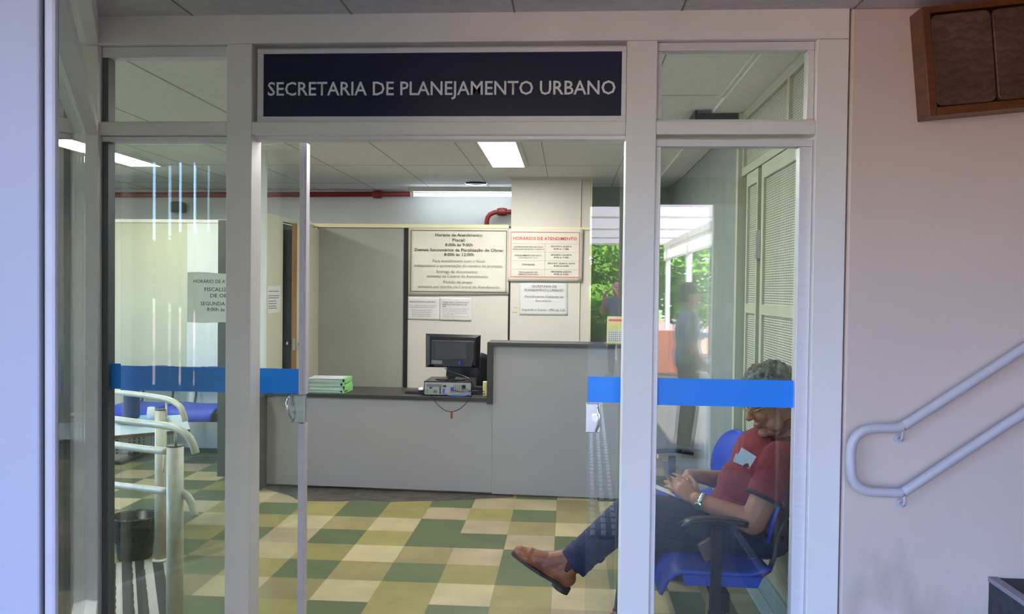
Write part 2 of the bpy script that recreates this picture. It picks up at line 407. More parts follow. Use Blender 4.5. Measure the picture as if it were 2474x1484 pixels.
for i in range(i0, i1):
    for j in range(j0, j1):
        xa, xb = TX+TS*i, TX+TS*(i+1); yb, ya = TY-TS*j, TY-TS*(j+1)
        xb = min(xb, 1.0)
        if xa >= 1.0: continue
        if yb < 3.02 and xb > -1.2-.0: 
            if yb <= 3.02: continue
        ya = max(ya, 3.0) if xb > -1.3 else max(ya, .85)
        if ya >= yb: continue
        f = bm.faces.new([bm.verts.new((x, y, 0)) for x, y in ((xa, ya), (xb, ya), (xb, yb), (xa, yb))])
        random.seed(i*97+j*13+5)
        c = lin(TC[tcol(i, j)]); k = random.uniform(.76, .90)
        # colour attribute is stored display-referred: convert
        for l in f.loops: l[cl] = tuple(((max(0, x*k)*12.92) if x*k < .0031308 else 1.055*(x*k)**(1/2.4)-.055) for x in c[:3])+(1,)
bmesh.ops.remove_doubles(bm, verts=bm.verts[:], dist=1e-5)
me = bpy.data.meshes.new('floor'); bm.to_mesh(me); bm.free(); me.materials.append(M['tiles'])
fl = bpy.data.objects.new('floor', me); COL.objects.link(fl); S(fl)
random.seed(11)
# dark worn patch before the counter
pts = [Z(640, 1181, 0), Z(700, 1198, 0), Z(716, 1207, 0), Z(740, 1211, 0), Z(820, 1212, 0), Z(880, 1208, 0), Z(943, 1213, 0), Z(1060, 1210, 0), Z(1150, 1206, 0), Z(1240, 1202, 0), Z(1240, 1196, 0), Z(642, 1172, 0)]
MB().prism([Vector((p.x, p.y, .0005)) for p in pts], (0, 0, .001)).build('worn_patch', mat('worn_glue', '45423a', .6, var=.3, vs=12), fl)
# --- outside ground
S(B(-30, 30, -40, -1.5, -.1, -.005).build('floor_yard', M['earth']))
S(B(-.3, 3.2, -19, -1.52, -.1, -.003).build('floor_path', mat('path_paving', '4d4946', .8, var=.1, vs=3)))
S(B(-1.9, 6, -1.5, 3.0, -.1, -.002).build('floor_porch', M['ground']))
# --- ceilings
ci = S(B(-7.2, 1.0, 2.98, 8.75, ZC, ZC+.08).build('ceiling', M['ceil'], at=(0, 0, 0)))
S(B(-7.2, -1.05, .8, 2.98, ZC, ZC+.08).build('ceiling_waiting', M['ceil'], at=(0, 0, 0)))
ms = MB()
for x in [-.8+.6*k for k in range(-9, 4)]:
    if x < .7: ms.box(x-.002, x+.002, 3.1, 8.7, ZC-.0015, ZC+.01)
for y in (4.36, 6.8, 7.98):
    ms.box(.2 if y < 5 else -7, .76, y-.0008, y+.0008, ZC-.0015, ZC+.01)
ms.build('ceiling_joint', M['seam'], ci)
B(.765, .785, 3.1, 4.36, ZC-.012, ZC+.01).build('ceiling_batten', M['batten'], ci)
B(.785, .97, 3.1, 7.4, ZC-.02, ZC+.01).build('ceiling_border', M['ceil'], ci)
ZO = 2.545
co = S(B(-1.9, 6, -1.35, 3.02, ZO, ZO+.1).build('ceiling_porch', M['ceil_out'], at=(0, 0, 0)))
ms = MB()
for x in [-.8+.593*k for k in range(-2, 8)]: ms.box(x-.003, x+.003, -1.3, 3.0, ZO-.002, ZO+.01)
ms.build('ceiling_joint', M['seam'], co)
S(B(-8, 7, -1.36, 9.2, 2.68, 3.1).build('ceiling_roof_sun_block', M['wall']))  # unseen slab, put over porch and rooms to block the sun
# --- facade frame (posts, beams)
FD = .1
XL, XR = P(205, 300, YF).x, P(2044, 700, YF).x
a0, a1 = P(545, 700, YF).x, P(605.5, 700, YF).x
b0, b1 = P(1507, 700, YF).x, P(1583, 500, YF).x
c0, c1 = P(1965, 600, YF).x, XR-.006
l1 = P(236, 700, YF).x
zt = ZO
zu = P(1063, 101, YF).z       # bottom of top beam
zm1, zm0 = P(1063, 293.5, YF).z, P(1063, 325, YF).z
fr = MB()
for x0, x1 in ((XL, l1), (a0, a1), (b0, b1), (c0, c1)): fr.box(x0, x1, YF, YF+FD, 0, zu-.001)
fr.box(XL, XR-.006, YF, YF+FD, zu, zt+.02)
for x0, x1 in ((l1, a0), (a1, b0), (b1, c0)): fr.box(x0+.0003, x1-.0003, YF+.0006, YF+FD, zm0, zm1)
S(fr.build('wall_facade', M['frame'], bevel=.003))
# header track of the sliding doors
S(B(a1, b0, YF+.03, YF+.09, zm0-.012, zm0).build('trim_1', M['alu']))
GY = YF+.055         # glass plane of the sidelights
def framed(name, px0, px1, py0, py1, wl, wr, wt, wb, strip=None, lab=None, gmat='glass', leftdark=False, depth=.035, pane=True):
    """aluminium frame filling the opening (x0..x1, z0..z1) with a pane"""
    x0, x1, z1, z0 = px0, px1, py0, py1
    r = thing(name, lab, None, ((x0+x1)/2, GY, max(z0, 0)), kind='structure')
    m = MB(); g = .0008
    ya, yb = GY-.028, GY+.02
    m.box(x0+g, x1-g, ya, yb, z1-wt, z1-g)
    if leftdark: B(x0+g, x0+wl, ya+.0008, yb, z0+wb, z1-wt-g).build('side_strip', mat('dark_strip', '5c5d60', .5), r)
    else: m.box(x0+g, x0+wl, ya+.0008, yb, z0+wb, z1-wt-g)
    m.box(x1-wr, x1-g, ya+.0008, yb, z0+wb, z1-wt-g)
    m.box(x0+g, x1-g, ya, yb, z0+g, z0+wb-g)
    m.build('frame', M['alu'], r, bevel=.0015)
    if pane: B(x0+wl-.004, x1-wr+.004, GY-.003, GY+.003, z0+wb-.004, z1-wt+.004).build('glass_pane', M[gmat], r)
    return r
def zz(py, px=1063): return P(px, py, YF).z
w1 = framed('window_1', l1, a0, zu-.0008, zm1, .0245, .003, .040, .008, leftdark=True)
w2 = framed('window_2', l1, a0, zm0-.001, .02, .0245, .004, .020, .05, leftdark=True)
w3 = framed('window_3', b1, c0, zu-.0008, zm1, .018, .024, .030, .012)
w4 = framed('window_4', b1, c0, zm0-.012, .02, .021, .046, .026, .05)
# blue film strips on the two sidelights
def strip(par, x0, x1, pa, pb, y, nm='blue_strip'):
    za, zb = P(pa[0], pa[1], y).z, P(pb[0], pb[1], y).z
    return B(x0, x1, y-.0045, y-.0035, zb, za).build(nm, M['film'], par)
strip(w2, l1+.0245, P(293, 900, GY).x, (270, 878), (270, 938.5), GY)
strip(w4, b1+.021, c0-.046, (1760, 916.5), (1760, 982), GY)
# --- sliding leaves
LY = 3.16
def leaf(name, x0, x1, stile=None):
    zt_ = zm0-.008
    r = thing(name, None, None, ((x0+x1)/2, LY, .012), kind='structure')
    B(x0, x1, LY-.004, LY+.004, .012, zt_).build('glass_pane', M['glassleaf'], r)
    return r
xl0, xl1 = P(293, 900, LY).x, P(727, 900, LY).x
d1 = leaf('door_1', xl0, xl1)
xs0, xs1 = P(726.5, 700, LY).x, P(743, 700, LY).x
st = MB(); zsa, zsb = P(735, 952, LY).z, P(735, 1023, LY).z
st.box(xs0, xs1, LY-.02, LY+.02, zsa, zm0-.006); st.box(xs0, xs1-.002, LY-.02, LY+.02, .012, zsb)
st.box((xs0+xs1)/2+.001, (xs0+xs1)/2+.003, LY-.0225, LY-.019, zsa, zm0-.006)
st.build('stile', M['stile'], d1, bevel=.0015)
strip(d1, xl0, xl1-.001, (676, 890.5), (676, 950.5), LY)
# lock and bow handle of the first leaf
lk = MB(); la, lb = P(697, 955, LY-.01), P(735, 1022, LY-.01)
lk.box(la.x, xs1-.004, LY-.012, LY+.012, lb.z, la.z)
lk = lk.build('lock_plate', M['steel'], d1, bevel=.002)
def bow(pts, y, r): return MB().tube([P(px, py, y-dy) for px, py, dy in pts], r, 10)
bow([(702, 955, .012), (699, 958, .03), (694, 972, .045), (694, 988, .05), (698, 1002, .045), (704, 1013, .03), (706, 1017, .012)], LY, .006).build('handle', M['chrome'], lk, smooth=True)
xr0, xr1 = P(1420, 900, LY).x, P(1909, 900, LY).x
d2 = leaf('door_2', xr0, xr1)
strip(d2, xr0+.0005, P(1580, 900, LY).x, (1460, 910.5), (1460, 972.5), LY)
la, lb = P(1415, 975, LY-.01), P(1450, 1045.5, LY-.01)
lk = B(la.x, lb.x, LY-.012, LY+.012, lb.z, la.z).build('lock_plate', M['steel'], d2, bevel=.002)
bow([(1444, 980, .012), (1444, 984, .03), (1448, 1000, .04), (1449, 1014, .042), (1446, 1028, .036), (1441, 1038, .025), (1440, 1041, .012)], LY, .005).build('handle', M['chrome'], lk, smooth=True)
kc = P(1438, 1009, LY-.013)
MB().tube([kc, kc-Vector((0, .014, 0))], .012, 18).build('key_cylinder', M['chrome'], lk, smooth=False)
# --- side partition (glazed, running towards the camera at an angle)
ud = Vector((-.472, .882, 0)).normalized(); ud = -ud    # towards the camera
nd = Vector((ud.y, -ud.x, 0))                            # to the porch side?
if nd.x < 0: nd = -nd
C0 = Vector((P(204, 700, YF).x+.004, YF+.0, 0))
def side(t, n=0, z=0): return C0 + ud*t + nd*n + Vector((0, 0, z))
def sbox(m, t0, t1, n0, n1, z0, z1):
    m.prism([side(t0, n0, z0), side(t1, n0, z0), side(t1, n1, z0), side(t0, n1, z0)], (0, 0, z1-z0)); return m
# length: until the line of sight through px 140
dd = ray(137, 700); C1 = side(0, .044)
TL = (C1.y*dd.x - C1.x*dd.y)/(ud.x*dd.y-ud.y*dd.x)
sp = MB(); th = .05
sbox(sp, .0, TL, 0, .044, zm0, zm1); sbox(sp, 0, TL, 0, .044, zu-.0, ZO+.02)
zsill = Z(215, 1452, 0).z
zs = P(225, 1449, YF).z
S(sp.build('wall_side_frame', M['frame'], bevel=.003))
S(sbox(MB(), 0, TL, 0, .044, 0, zs).build('wall_side_plinth', M['frame'], bevel=.003))
sw = thing('window_5', None, None, side(TL/2, -th/2), kind='structure')
sbox(MB(), .001, TL, -.003, .0025, zs, zm0).build('glass_pane', M['glass'], sw)
sw6 = thing('window_6', None, None, side(TL/2, -th/2, zm1), kind='structure')
sbox(MB(), .001, TL, -.003, .0025, zm1, zu).build('glass_pane', M['glass'], sw6)
# near post of the partition, facing the camera
yp = side(TL).y-.03
pa, pb = P(104.5, 700, yp), P(134, 700, yp)
S(B(pa.x, pb.x, yp, yp+.014, 0, ZO+.02).build('wall_side_post', mat('post_paint', 'a3a5b0', .4), bevel=.006))
# near white pier
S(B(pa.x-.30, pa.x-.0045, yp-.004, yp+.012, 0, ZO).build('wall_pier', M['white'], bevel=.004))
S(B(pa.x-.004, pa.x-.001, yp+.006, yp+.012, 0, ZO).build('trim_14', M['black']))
# --- right wall (same plane as the facade), lattice wall, back walls
S(B(XR, 6.2, YF-.004, YF+.12, -.05, ZO).build('wall_right', M['wallright'], bevel=.008, at=(0, 0, 0)))
S(B(6.0, 6.2, -1.35, 2.99, -.05, ZO).build('wall_porch_side', M['wall']))
XLW = .975
lw = MB()
def yof(px): return XLW*1.0/((ray(px, 700).x)/(ray(px, 700).y))
S(B(XLW, XLW+.1, YF+.105, 8.58, 0, ZC).build('wall_lattice_side', mat('side_wall_paint', '8b918f', .6)))
yA, yB, yC, yD, yE = yof(1800), yof(1812), yof(1840), yof(1849), 3.12
ztop = XX(1850, 402, XLW).z; zhead = 2.44
for nm, (ya, yb) in (('door_3', (3.13, yD)), ('door_4', (yC, yB))):
    ya, yb = min(ya, yb), max(ya, yb)
    r = thing(nm, None, None, (XLW, (ya+yb)/2, .1), kind='structure'); m = MB()
    s = .045 if nm == 'door_3' else .03
    for z0, z1 in ((.1, .2), (1.44, 1.49), (ztop-.07, ztop)): m.box(XLW-.028, XLW-.001, ya+s, yb-s, z0, z1)
    m.box(XLW-.028, XLW-.001, ya, ya+s, .1, ztop); m.box(XLW-.028, XLW-.001, yb-s, yb, .1, ztop)
    m.build('frame', M['cream'], r, bevel=.002)
    m = MB(); m.box(XLW-.015, XLW-.001, ya+s, yb-s, .2, 1.44); m.build('lattice_panel', M['lattice'], r)
    m = MB(); m.box(XLW-.015, XLW-.001, ya+s, yb-s, 1.49, ztop-.07); m.build('lattice_panel', M['lattice'], r)
r = thing('window_7', None, None, (XLW, 3.8, ztop), kind='structure'); m = MB()
m.box(XLW-.03, XLW-.001, 3.11, yA, 2.49, ZC-.021); m.box(XLW-.03, XLW-.001, 3.11, yA, ztop+.005, ztop+.05)
for y in (3.11, 3.72, yA-.04): m.box(XLW-.03, XLW-.001, y, y+.03, ztop+.05, 2.49)
m.build('frame', M['cream'], r, bevel=.002)
B(XLW-.012, XLW-.001, 3.14, yA-.04, ztop+.05, 2.49).build('lattice_panel', M['lattice'], r)
S(B(XLW-.05, XLW-.001, yA, yA+.05, 0, ZC-.021).build('trim_2', M['cream'], bevel=.002))
S(B(XLW-.03, XLW-.001, 3.12, yA, 0, .098).build('baseboard_side', M['cream'], bevel=.002))
# hinge
S(B(XLW-.034, XLW-.028, yD+.004, yC-.004, 1.72, 1.86).build('trim_3', M['steel']))
S(B(-7.2, 1.08, 8.6, 8.75, 0, ZC).build('wall_back', M['backwall']))
S(B(-7.3, -7.2, .8, 8.75, 0, .9).build('wall_far_side', M['cream']))
S(B(-7.3, -7.2, .8, 8.75, 2.46, ZC).build('wall_far_side_head', M['cream']))
for y_ in (.8, 3.3, 5.8, 8.45): S(B(-7.3, -7.2, y_, y_+.3, .9, 2.46).build('wall_far_side_pier', M['cream']))
for k_, (ya_, yb_) in enumerate(((1.1, 3.3), (3.6, 5.8), (6.1, 8.45))):  # unseen windows, added so sky light reaches the ceiling
    wq_ = thing('window_%d' % (9+k_), None, None, (-7.25, (ya_+yb_)/2, .9), kind='structure'); m = MB()
    m.box(-7.28, -7.24, ya_, yb_, .9, .94); m.box(-7.28, -7.24, ya_, yb_, 2.42, 2.46)
    for y_ in (ya_, (ya_+yb_)/2-.02, yb_-.04): m.box(-7.28, -7.24, y_, y_+.04, .94, 2.42)
    m.build('frame', M['alu'], wq_)
    B(-7.262, -7.258, ya_+.04, yb_-.04, .94, 2.42).build('glass_pane', M['glass'], wq_)
# waiting room window wall with blinds
YB = .85
S(B(-7.2, -3.3, YB-.12, YB, 0, ZC).build('wall_waiting', M['cream']))
S(B(-3.3, -1.95, YB-.12, YB, 0, .85).build('wall_waiting_sill', M['cream']))
S(B(-3.3, -1.95, YB-.12, YB, 2.42, ZC).build('wall_waiting_head', M['cream']))
S(MB().prism([(-1.95, YB-.12, 0), (-1.83, YB-.12, 0), (pa.x-.30, yp-.003, 0), (pa.x-.30, yp+.06, 0), (-1.95, YB-.02, 0)], (0, 0, ZC)).build('wall_waiting_end', M['cream']))
wr = thing('window_8', None, None, (-2.6, YB-.06, .85), kind='structure')
m = MB()
for x in (-3.3, -2.64, -1.99): m.box(x, x+.04, YB-.09, YB-.05, .85, 2.42)
m.box(-3.3, -1.95, YB-.09, YB-.05, 1.62, 1.66); m.box(-3.3, -1.95, YB-.09, YB-.05, .85, .89); m.box(-3.3, -1.95, YB-.09, YB-.05, 2.38, 2.42)
m.build('frame', M['alu'], wr)
B(-3.26, -1.99, YB-.073, YB-.067, .89, 2.38).build('glass_pane', M['glass'], wr)
bl = thing('vertical_blind', 'vertical slat blind hanging over the waiting room window, some slats turned open', 'blind', (-2.6, YB+.05, 1.3))
B(-3.3, -1.95, YB+.03, YB+.07, 2.40, 2.43).build('head_rail', M['alu'], bl)
gaps = [P(p_, 500, 5.21).x for p_ in (373, 410, 437, 470)]
x = -3.30; k = 0
while x < -1.96:
    g_ = [g for g in gaps if x+.035 < g < x+.11]
    x1_ = g_[0]-.006 if g_ else x+.088
    yq = YB+.05+(.004 if k % 2 else 0); tl_ = random.uniform(-.006, .006)
    MB().prism([(x, yq-tl_, .87), (x1_, yq+tl_, .87), (x1_, yq+tl_+.0008, .87), (x, yq-tl_+.0008, .87)], (0, 0, 1.53)).build('slat', M['blind'], bl)
    x = g_[0]+.006 if g_ else x+.083
    k += 1
# --- half-height rear partition
YP = 7.5
ZPt = P(850, 541, YP).z; ZPb = P(850, 550, YP).z
xg0, xg1, xb1, xs_1, xs_2, xe = P(771, 700, YP).x, P(976, 700, YP).x, P(986, 700, YP).x, P(1228, 700, YP).x, P(1233, 700, YP).x, P(1428, 700, YP).x
S(B(xg0-.02, xg1, YP, YP+.04, 0, ZPb).build('wall_partition_grey', M['greypanel']))
S(B(xg1, xb1, YP-.012, YP+.04, 0, ZPb).build('trim_4', M['black']))
S(B(xb1, xs_1, YP, YP+.04, 0, ZPb).build('wall_partition_beige', M['beige']))
S(B(xs_1, xs_2, YP-.008, YP+.04, 0, ZPb+.02).build('trim_5', M['black']))
xj = P(1399, 700, YP).x
S(B(xs_2, xj, YP, YP+.04, 0, ZC).build('wall_partition_tall', M['beige']))
S(B(xj+.006, xe, YP+.01, YP+.05, 0, ZC).build('wall_partition_return', M['beige']))
S(B(xj, xj+.006, YP-.006, YP+.04, 0, ZC).build('trim_6', M['trimcream']))
S(B(xe-.012, xe, YP-.004, YP+.009, 0, ZC).build('trim_7', M['trimcream']))
S(B(P(745, 700, YP).x, xs_1, YP-.02, YP+.05, ZPb, ZPt).build('trim_8', M['trimcream'], bevel=.002))
zc2 = P(1300, 552, YP).z
S(B(xs_2, xe-.012, YP-.004, YP-.0002, zc2-.01, zc2+.012).build('trim_9', M['trimcream']))
S(B(xs_2-.01, xe+.03, YP-.012, YP-.001, ZC-.02, ZC).build('trim_10', M['beige']))
# corridor right of the tall panel
S(B(xe, XLW, 8.2, 8.3, 0, ZC).build('wall_corridor', M['greypanel']))
# waiting room rear wall (half height)
zl = P(400, 538, YP).z
xq = P(452, 700, YP).x
S(B(-7.2, xq, YP, YP+.05, .04, zl).build('wall_rear_cream', M['cream']))
S(B(xq, -2.36, YP, YP+.05, .04, zl).build('wall_rear_pale', M['paleblue']))
S(B(-7.2, -2.36, YP-.01, YP+.06, zl, zl+.03).build('trim_11', M['batten']))
S(B(-7.2, -2.36, YP-.006, YP+.04, 0, .04).build('baseboard_rear', M['slab']))
# perpendicular partition with a doorway
XW = -2.33
ye1 = 6.12
yw = lambda px: XW/((ray(px, 700).x)/(ray(px, 700).y))
zpt = XX(700, 528.5, XW).z
S(B(XW-.05, XW, ye1, yw(683), .805, zpt).build('wall_reception', M['cream']))
S(B(XW-.05, XW, yw(683), YP-.001, 2.08, zpt).build('wall_reception_head', M['cream']))
S(B(XW-.05, XW+.004, yw(771)-.02, YP-.001, 0, 2.08).build('wall_reception_jamb', M['cream']))
pgy = 6.08
S(B(P(629, 700, pgy).x, P(642, 700, pgy).x, pgy-.03, pgy+.02, .8, ZC).build('trim_12', M['paleblue']))
# wooden-edged door, ajar
dr = thing('door_5', None, None, (XW, 6.9, 0), kind='structure')
hx, hy = XW+.012, yw(771)-.03
lx, ly = P(711, 700, 6.72).x, 6.72
dv = Vector((lx-hx, ly-hy, 0)); dl = dv.length; dv.normalize(); dn = Vector((-dv.y, dv.x, 0))
if dn.x < 0: dn = -dn
def dpt(t, n, z): return Vector((hx, hy, z)) + dv*t + dn*n
def dbox(m, t0, t1, n0, n1, z0, z1): return m.prism([dpt(t0, n0, z0), dpt(t1, n0, z0), dpt(t1, n1, z0), dpt(t0, n1, z0)], (0, 0, z1-z0))
dbox(MB(), 0, dl-.004, -.021, .021, .01, 2.07).build('door_panel', M['cream'], dr)
dbox(MB(), dl-.004, dl, -.021, .021, .01, 2.07).build('wood_edge', M['woodb'], dr)
dbox(MB(), 0, dl-.004, -.0225, -.021, .01, 2.07).build('dark_face', M['doordark'], dr)
zk = P(711, 832, 6.72).z
for s_ in (-1, 1):
    MB().tube([dpt(dl-.05, s_*.02, zk), dpt(dl-.05, s_*.055, zk), dpt(dl-.05, s_*.06, zk), dpt(dl-.05, s_*.085, zk)], [.012, .012, .026, .022], 14).build('knob', M['chrome'], dr, smooth=True)
dbox(MB(), dl-.0005, dl+.001, -.012, .012, zk-.05, zk+.05).build('latch_plate', M['steel'], dr)
S(B(XW-.5, XW-.08, yw(683)-.1, YP-.05, 0, 2.08).build('wall_dark_room_block', M['doordark']))  # dark-coloured block stands in for the unlit room beyond the doorway
# ================================================================== OUTSIDE (seen mirrored in the glass)
YH = -1.28
zh = P(1650, 493, 2*3.055-YH).z
xo = P(1727, 700, 2*3.055-YH).x
S(B(-1.9, 6, YH-.07, YH, zh, ZO).build('wall_header', mat('header_paint', '8c8f90', .6)))
S(B(xo-.02, xo+.05, YH-.07, YH+.02, 0, zh).build('trim_13', M['post']))
S(B(xo+.055, xo+.27, YH-.07, YH, 0, zh).build('wall_pilaster', mat('pilaster_paint', 'd3dde6', .6)))
S(B(xo+.275, 6, YH-.07, YH-.02, 0, zh).build('wall_entry_side', mat('entry_side_paint', '5f5a56', .7)))
S(B(-3.1, -2.3, YH-.1, YH, 0, 2.2).build('wall_entry', mat('entry_paint', '6d6e70', .6)))
# covered walkway
cn = thing('canopy', 'white corrugated canopy over the garden walkway, mirrored in the sidelight', 'canopy', (1.2, -9, 2.9))
zcan = 2.92
def corr(u, v):
    return Vector((.0+2.75*u, -1.42-16.6*v, zcan+.02*math.sin(v*15/.22*2*math.pi)))
MB().grid(corr, 2, 880).build('corrugated_sheet', M['pvc'], cn, smooth=True)
for y in (-1.5, -3.6, -6, -9, -12, -15, -18): B(0, 2.69, y-.02, y+.02, zcan-.06, zcan-.025).build('rafter', M['post'], cn)
B(2.7, 2.78, -18, -1.42, zcan-.16, zcan-.02).build('beam', M['post'], cn)
B(2.7, 2.74, -18, -1.42, 2.40, 2.45).build('lower_beam', M['post'], cn)
def val(u, v): return Vector((2.72+.012*math.sin(u*15/.18*2*math.pi), -1.42-16.6*u, 2.45+.33*v))
MB().grid(val, 700, 1).build('valance', M['pvc'], cn, smooth=True)
for y in (-8.9, -13, -17, -5.0):
    B(2.66, 2.78, y-.06, y+.06, 0, zcan-.1).build('post', M['post'], cn)
for y in (-8.9, -17): B(-.02, .08, y-.05, y+.05, 0, zcan-.1).build('post', M['post'], cn)
tag(B(3.4, 14, -14.4, -14.2, 0, 1.0).build('garden_wall', M['brick']), 'low red garden wall beside the walkway', 'wall')
tag(B(1.62, 2.15, -9.9, -9.6, 0, .8).build('planter_wall', M['brick']), 'short red brick planter wall under the canopy', 'planter')
def tree(name, x, y, h, r, n, m, lab, z0=1.0, sq=1.0, grp='trees in the garden'):
    t = thing(name, lab, 'tree' if name != 'hedge' else 'hedge', (x, y, 0), group=grp)
    MB().tube([(x, y, -.02), (x+.05, y, h*.4), (x, y+.05, h*.75)], [.12, .09, .05], 8).build('trunk', M['bark'], t, smooth=True)
    bm = bmesh.new(); rr = random.Random(int(x*31+y*7))
    for _ in range(n):
        while 1:
            q = Vector((rr.uniform(-1, 1), rr.uniform(-1, 1), rr.uniform(-1, 1)))
            if .45 < q.length < 1: break
        c = Vector((x+q.x*r*sq, y+q.y*r, z0+(q.z+1)/2*(h-z0)))
        a = Vector((rr.uniform(-1, 1), rr.uniform(-1, 1), rr.uniform(-.8, .3))).normalized(); b_ = a.cross(Vector((rr.random(), rr.random(), rr.random()))).normalized()
        l = rr.uniform(.09, .2); vs = [bm.verts.new(c+v) for v in (-a*l, b_*l*.35, a*l, -b_*l*.35)]
        bm.faces.new(vs)
    me = bpy.data.meshes.new('foliage'); bm.to_mesh(me); bm.free(); me.materials.append(m)
    o = bpy.data.objects.new('foliage', me); COL.objects.link(o); o.parent = t; o.matrix_parent_inverse = wmat(t).inverted()
tree('tree', .55, -21.5, 4.2, 1.7, 5200, M['leaf'], 'bright bushy tree at the end of the walkway')
tree('tree', 7.7, -22.5, 4.4, 1.9, 5200, M['leaf2'], 'dark tree behind the canopy posts')
tree('tree', -2.6, -18, 3.8, 1.7, 3600, M['leaf2'], 'dark leafy tree on the far side of the walkway')
tree('tree', 5.4, -10.2, 3.6, 1.4, 4200, M['leaf'], 'bright tree close to the canopy valance')
tree('tree', -4.5, -9, 2.5, 1.5, 3600, M['leaf'], 'tree outside the waiting room window')
tree('tree', -7.5, -11, 2.7, 1.5, 3000, M['leaf2'], 'second tree outside the waiting room window')
tree('tree', 4.0, -21.2, 4.3, 1.6, 5600, M['leaf'], 'bright leafy tree between the canopy posts and the dark tree', z0=.3)
tree('hedge', .6, -19.5, 1.7, 1.0, 4000, M['leaf'], 'low hedge at the end of the walkway', .0, 2.2, 'hedges')
tree('hedge', 6.0, -13.2, 1.7, .8, 3600, M['leaf'], 'hedge behind the red garden wall', .0, 3.2, 'hedges')
# tactile paving strip
tp = thing('tactile_paving', 'strip of raised bar tactile paving on the porch floor, mirrored in the door leaf', 'paving', (.2, 0, 0))
TT = Matrix.Translation((.24, 1.11, 0)) @ Matrix.Rotation(.024, 4, 'Z')
MB().box(-.105, .105, -7.2, 0, -.0015, .004, TT).build('base_tile', mat('tactile_base', '55524f', .7), tp)
m = MB(); y = -.02
while y > -7.1:
    for x in (-.07, 0, .07): m.box(x-.016, x+.016, y-.125, y-.02, .004, .010, TT)
    y -= .145
m.build('raised_bar', M['batten'], tp, bevel=.003)
# ================================================================== LIGHT FIXTURES
def panel(x, y, lab, lm='lamp'):
    t = thing('ceiling_light', lab, 'ceiling light', (x, y, ZC-.02), group='recessed fluorescent ceiling lights')
    m = MB()
    for a in ((x-.16, x-.128, y-.66, y+.66), (x+.128, x+.16, y-.66, y+.66), (x-.128, x+.128, y-.66, y-.63), (x-.128, x+.128, y+.63, y+.66)): m.box(*a, ZC-.018, ZC-.0005)
    m.build('trim', M['batten'], t)
    B(x-.127, x+.127, y-.629, y+.629, ZC-.012, ZC-.0006).build('diffuser', M[lm], t)
panel(-.50, 6.15, 'long recessed ceiling light glowing white above the reception counter')
M['lamp_fill'] = emit('panel_light_fill', (1, .96, .93), 28)
panel(-.50, 3.95, 'unseen ceiling panel added as fill light just inside the glass doors', 'lamp_fill')  # out-of-view panel, added to lift the light near the doors
panel(-3.55, 6.15, 'long recessed ceiling light glowing over the blue waiting seats')
panel(-3.3, 3.6, 'unseen ceiling panel added as fill light beside the glazed side partition')  # another added panel, out of view, filling the waiting side
# batten tube
t = thing('tube_light', 'bare fluorescent tube on a grey reflector above the rear wall', 'tube light', (-.9, 8.1, 2.4))
zb_ = P(1115, 471, 8.3).z
x0, x1 = P(1000, 470, 8.3).x, P(1000, 470, 8.3).x+1.22
MB().tube([(x0, 8.3, zb_), (x1, 8.3, zb_)], .016, 14).build('tube', M['tube'], t, smooth=True)
MB().prism([(x0-.05, 8.22, zb_+.10), (x0-.05, 8.38, zb_+.10), (x0-.05, 8.34, zb_+.03), (x0-.05, 8.26, zb_+.03)], (1.32, 0, 0)).build('reflector', M['batten'], t)
for xa in (x0-.02, x1): B(xa, xa+.02, 8.285, 8.315, zb_-.02, zb_+.03).build('socket', M['cupw'], t)
for xa, lb_ in ((-1.1, 'unseen fill tube added inside over the doorway beam'), (-3.3, 'unseen fill tube added inside over the waiting area glazing')):  # tubes hidden behind the top beam, added to brighten the ceiling
    t = thing('tube_light', lb_, 'tube light', (xa, 3.14, 2.5))
    MB().tube([(xa, 3.14, 2.515), (xa+1.2, 3.14, 2.515)], .013, 12).build('tube', M['tube'], t, smooth=True)
    B(xa-.02, xa+1.22, 3.12, 3.16, 2.535, 2.559).build('batten', M['batten'], t)
    for xe_ in (xa-.02, xa+1.2): B(xe_, xe_+.02, 3.125, 3.155, 2.495, 2.535).build('socket', M['cupw'], t)
# pipes
def pipe(name, pts, r, lab, clamps=()):
    t = thing(name, lab, 'pipe', pts[0])
    MB().tube(pts, r, 14).build('tube', M['red'], t, smooth=True)
    for c in clamps: MB().tube([c-X1*.05, c-X1*.02, c+X1*.02, c+X1*.05], [.035, .042, .042, .035], 14).build('coupling', M['red'], t, smooth=True)
    return t
yb = 8.52
p0, p1 = P(230, 471, yb), P(992, 469, yb)
t = pipe('fire_pipe', [p0, P(600, 470.5, yb), p1], .026, 'long dark red pipe running along the top of the rear wall', [P(912, 470, yb)])
MB().tube([p1, p1+X1*.03], .032, 14).build('end_cap', M['cupw'], t)
pp = [P(1176, 560, yb), P(1176, 536, yb), P(1178, 526, yb), P(1184, 518, yb), P(1194, 513.5, yb), P(1206, 512, yb), P(1290, 512, yb)]
pipe('fire_pipe', pp, .024, 'short bent red pipe beside the tall beige panel', [P(1213, 512, yb)])
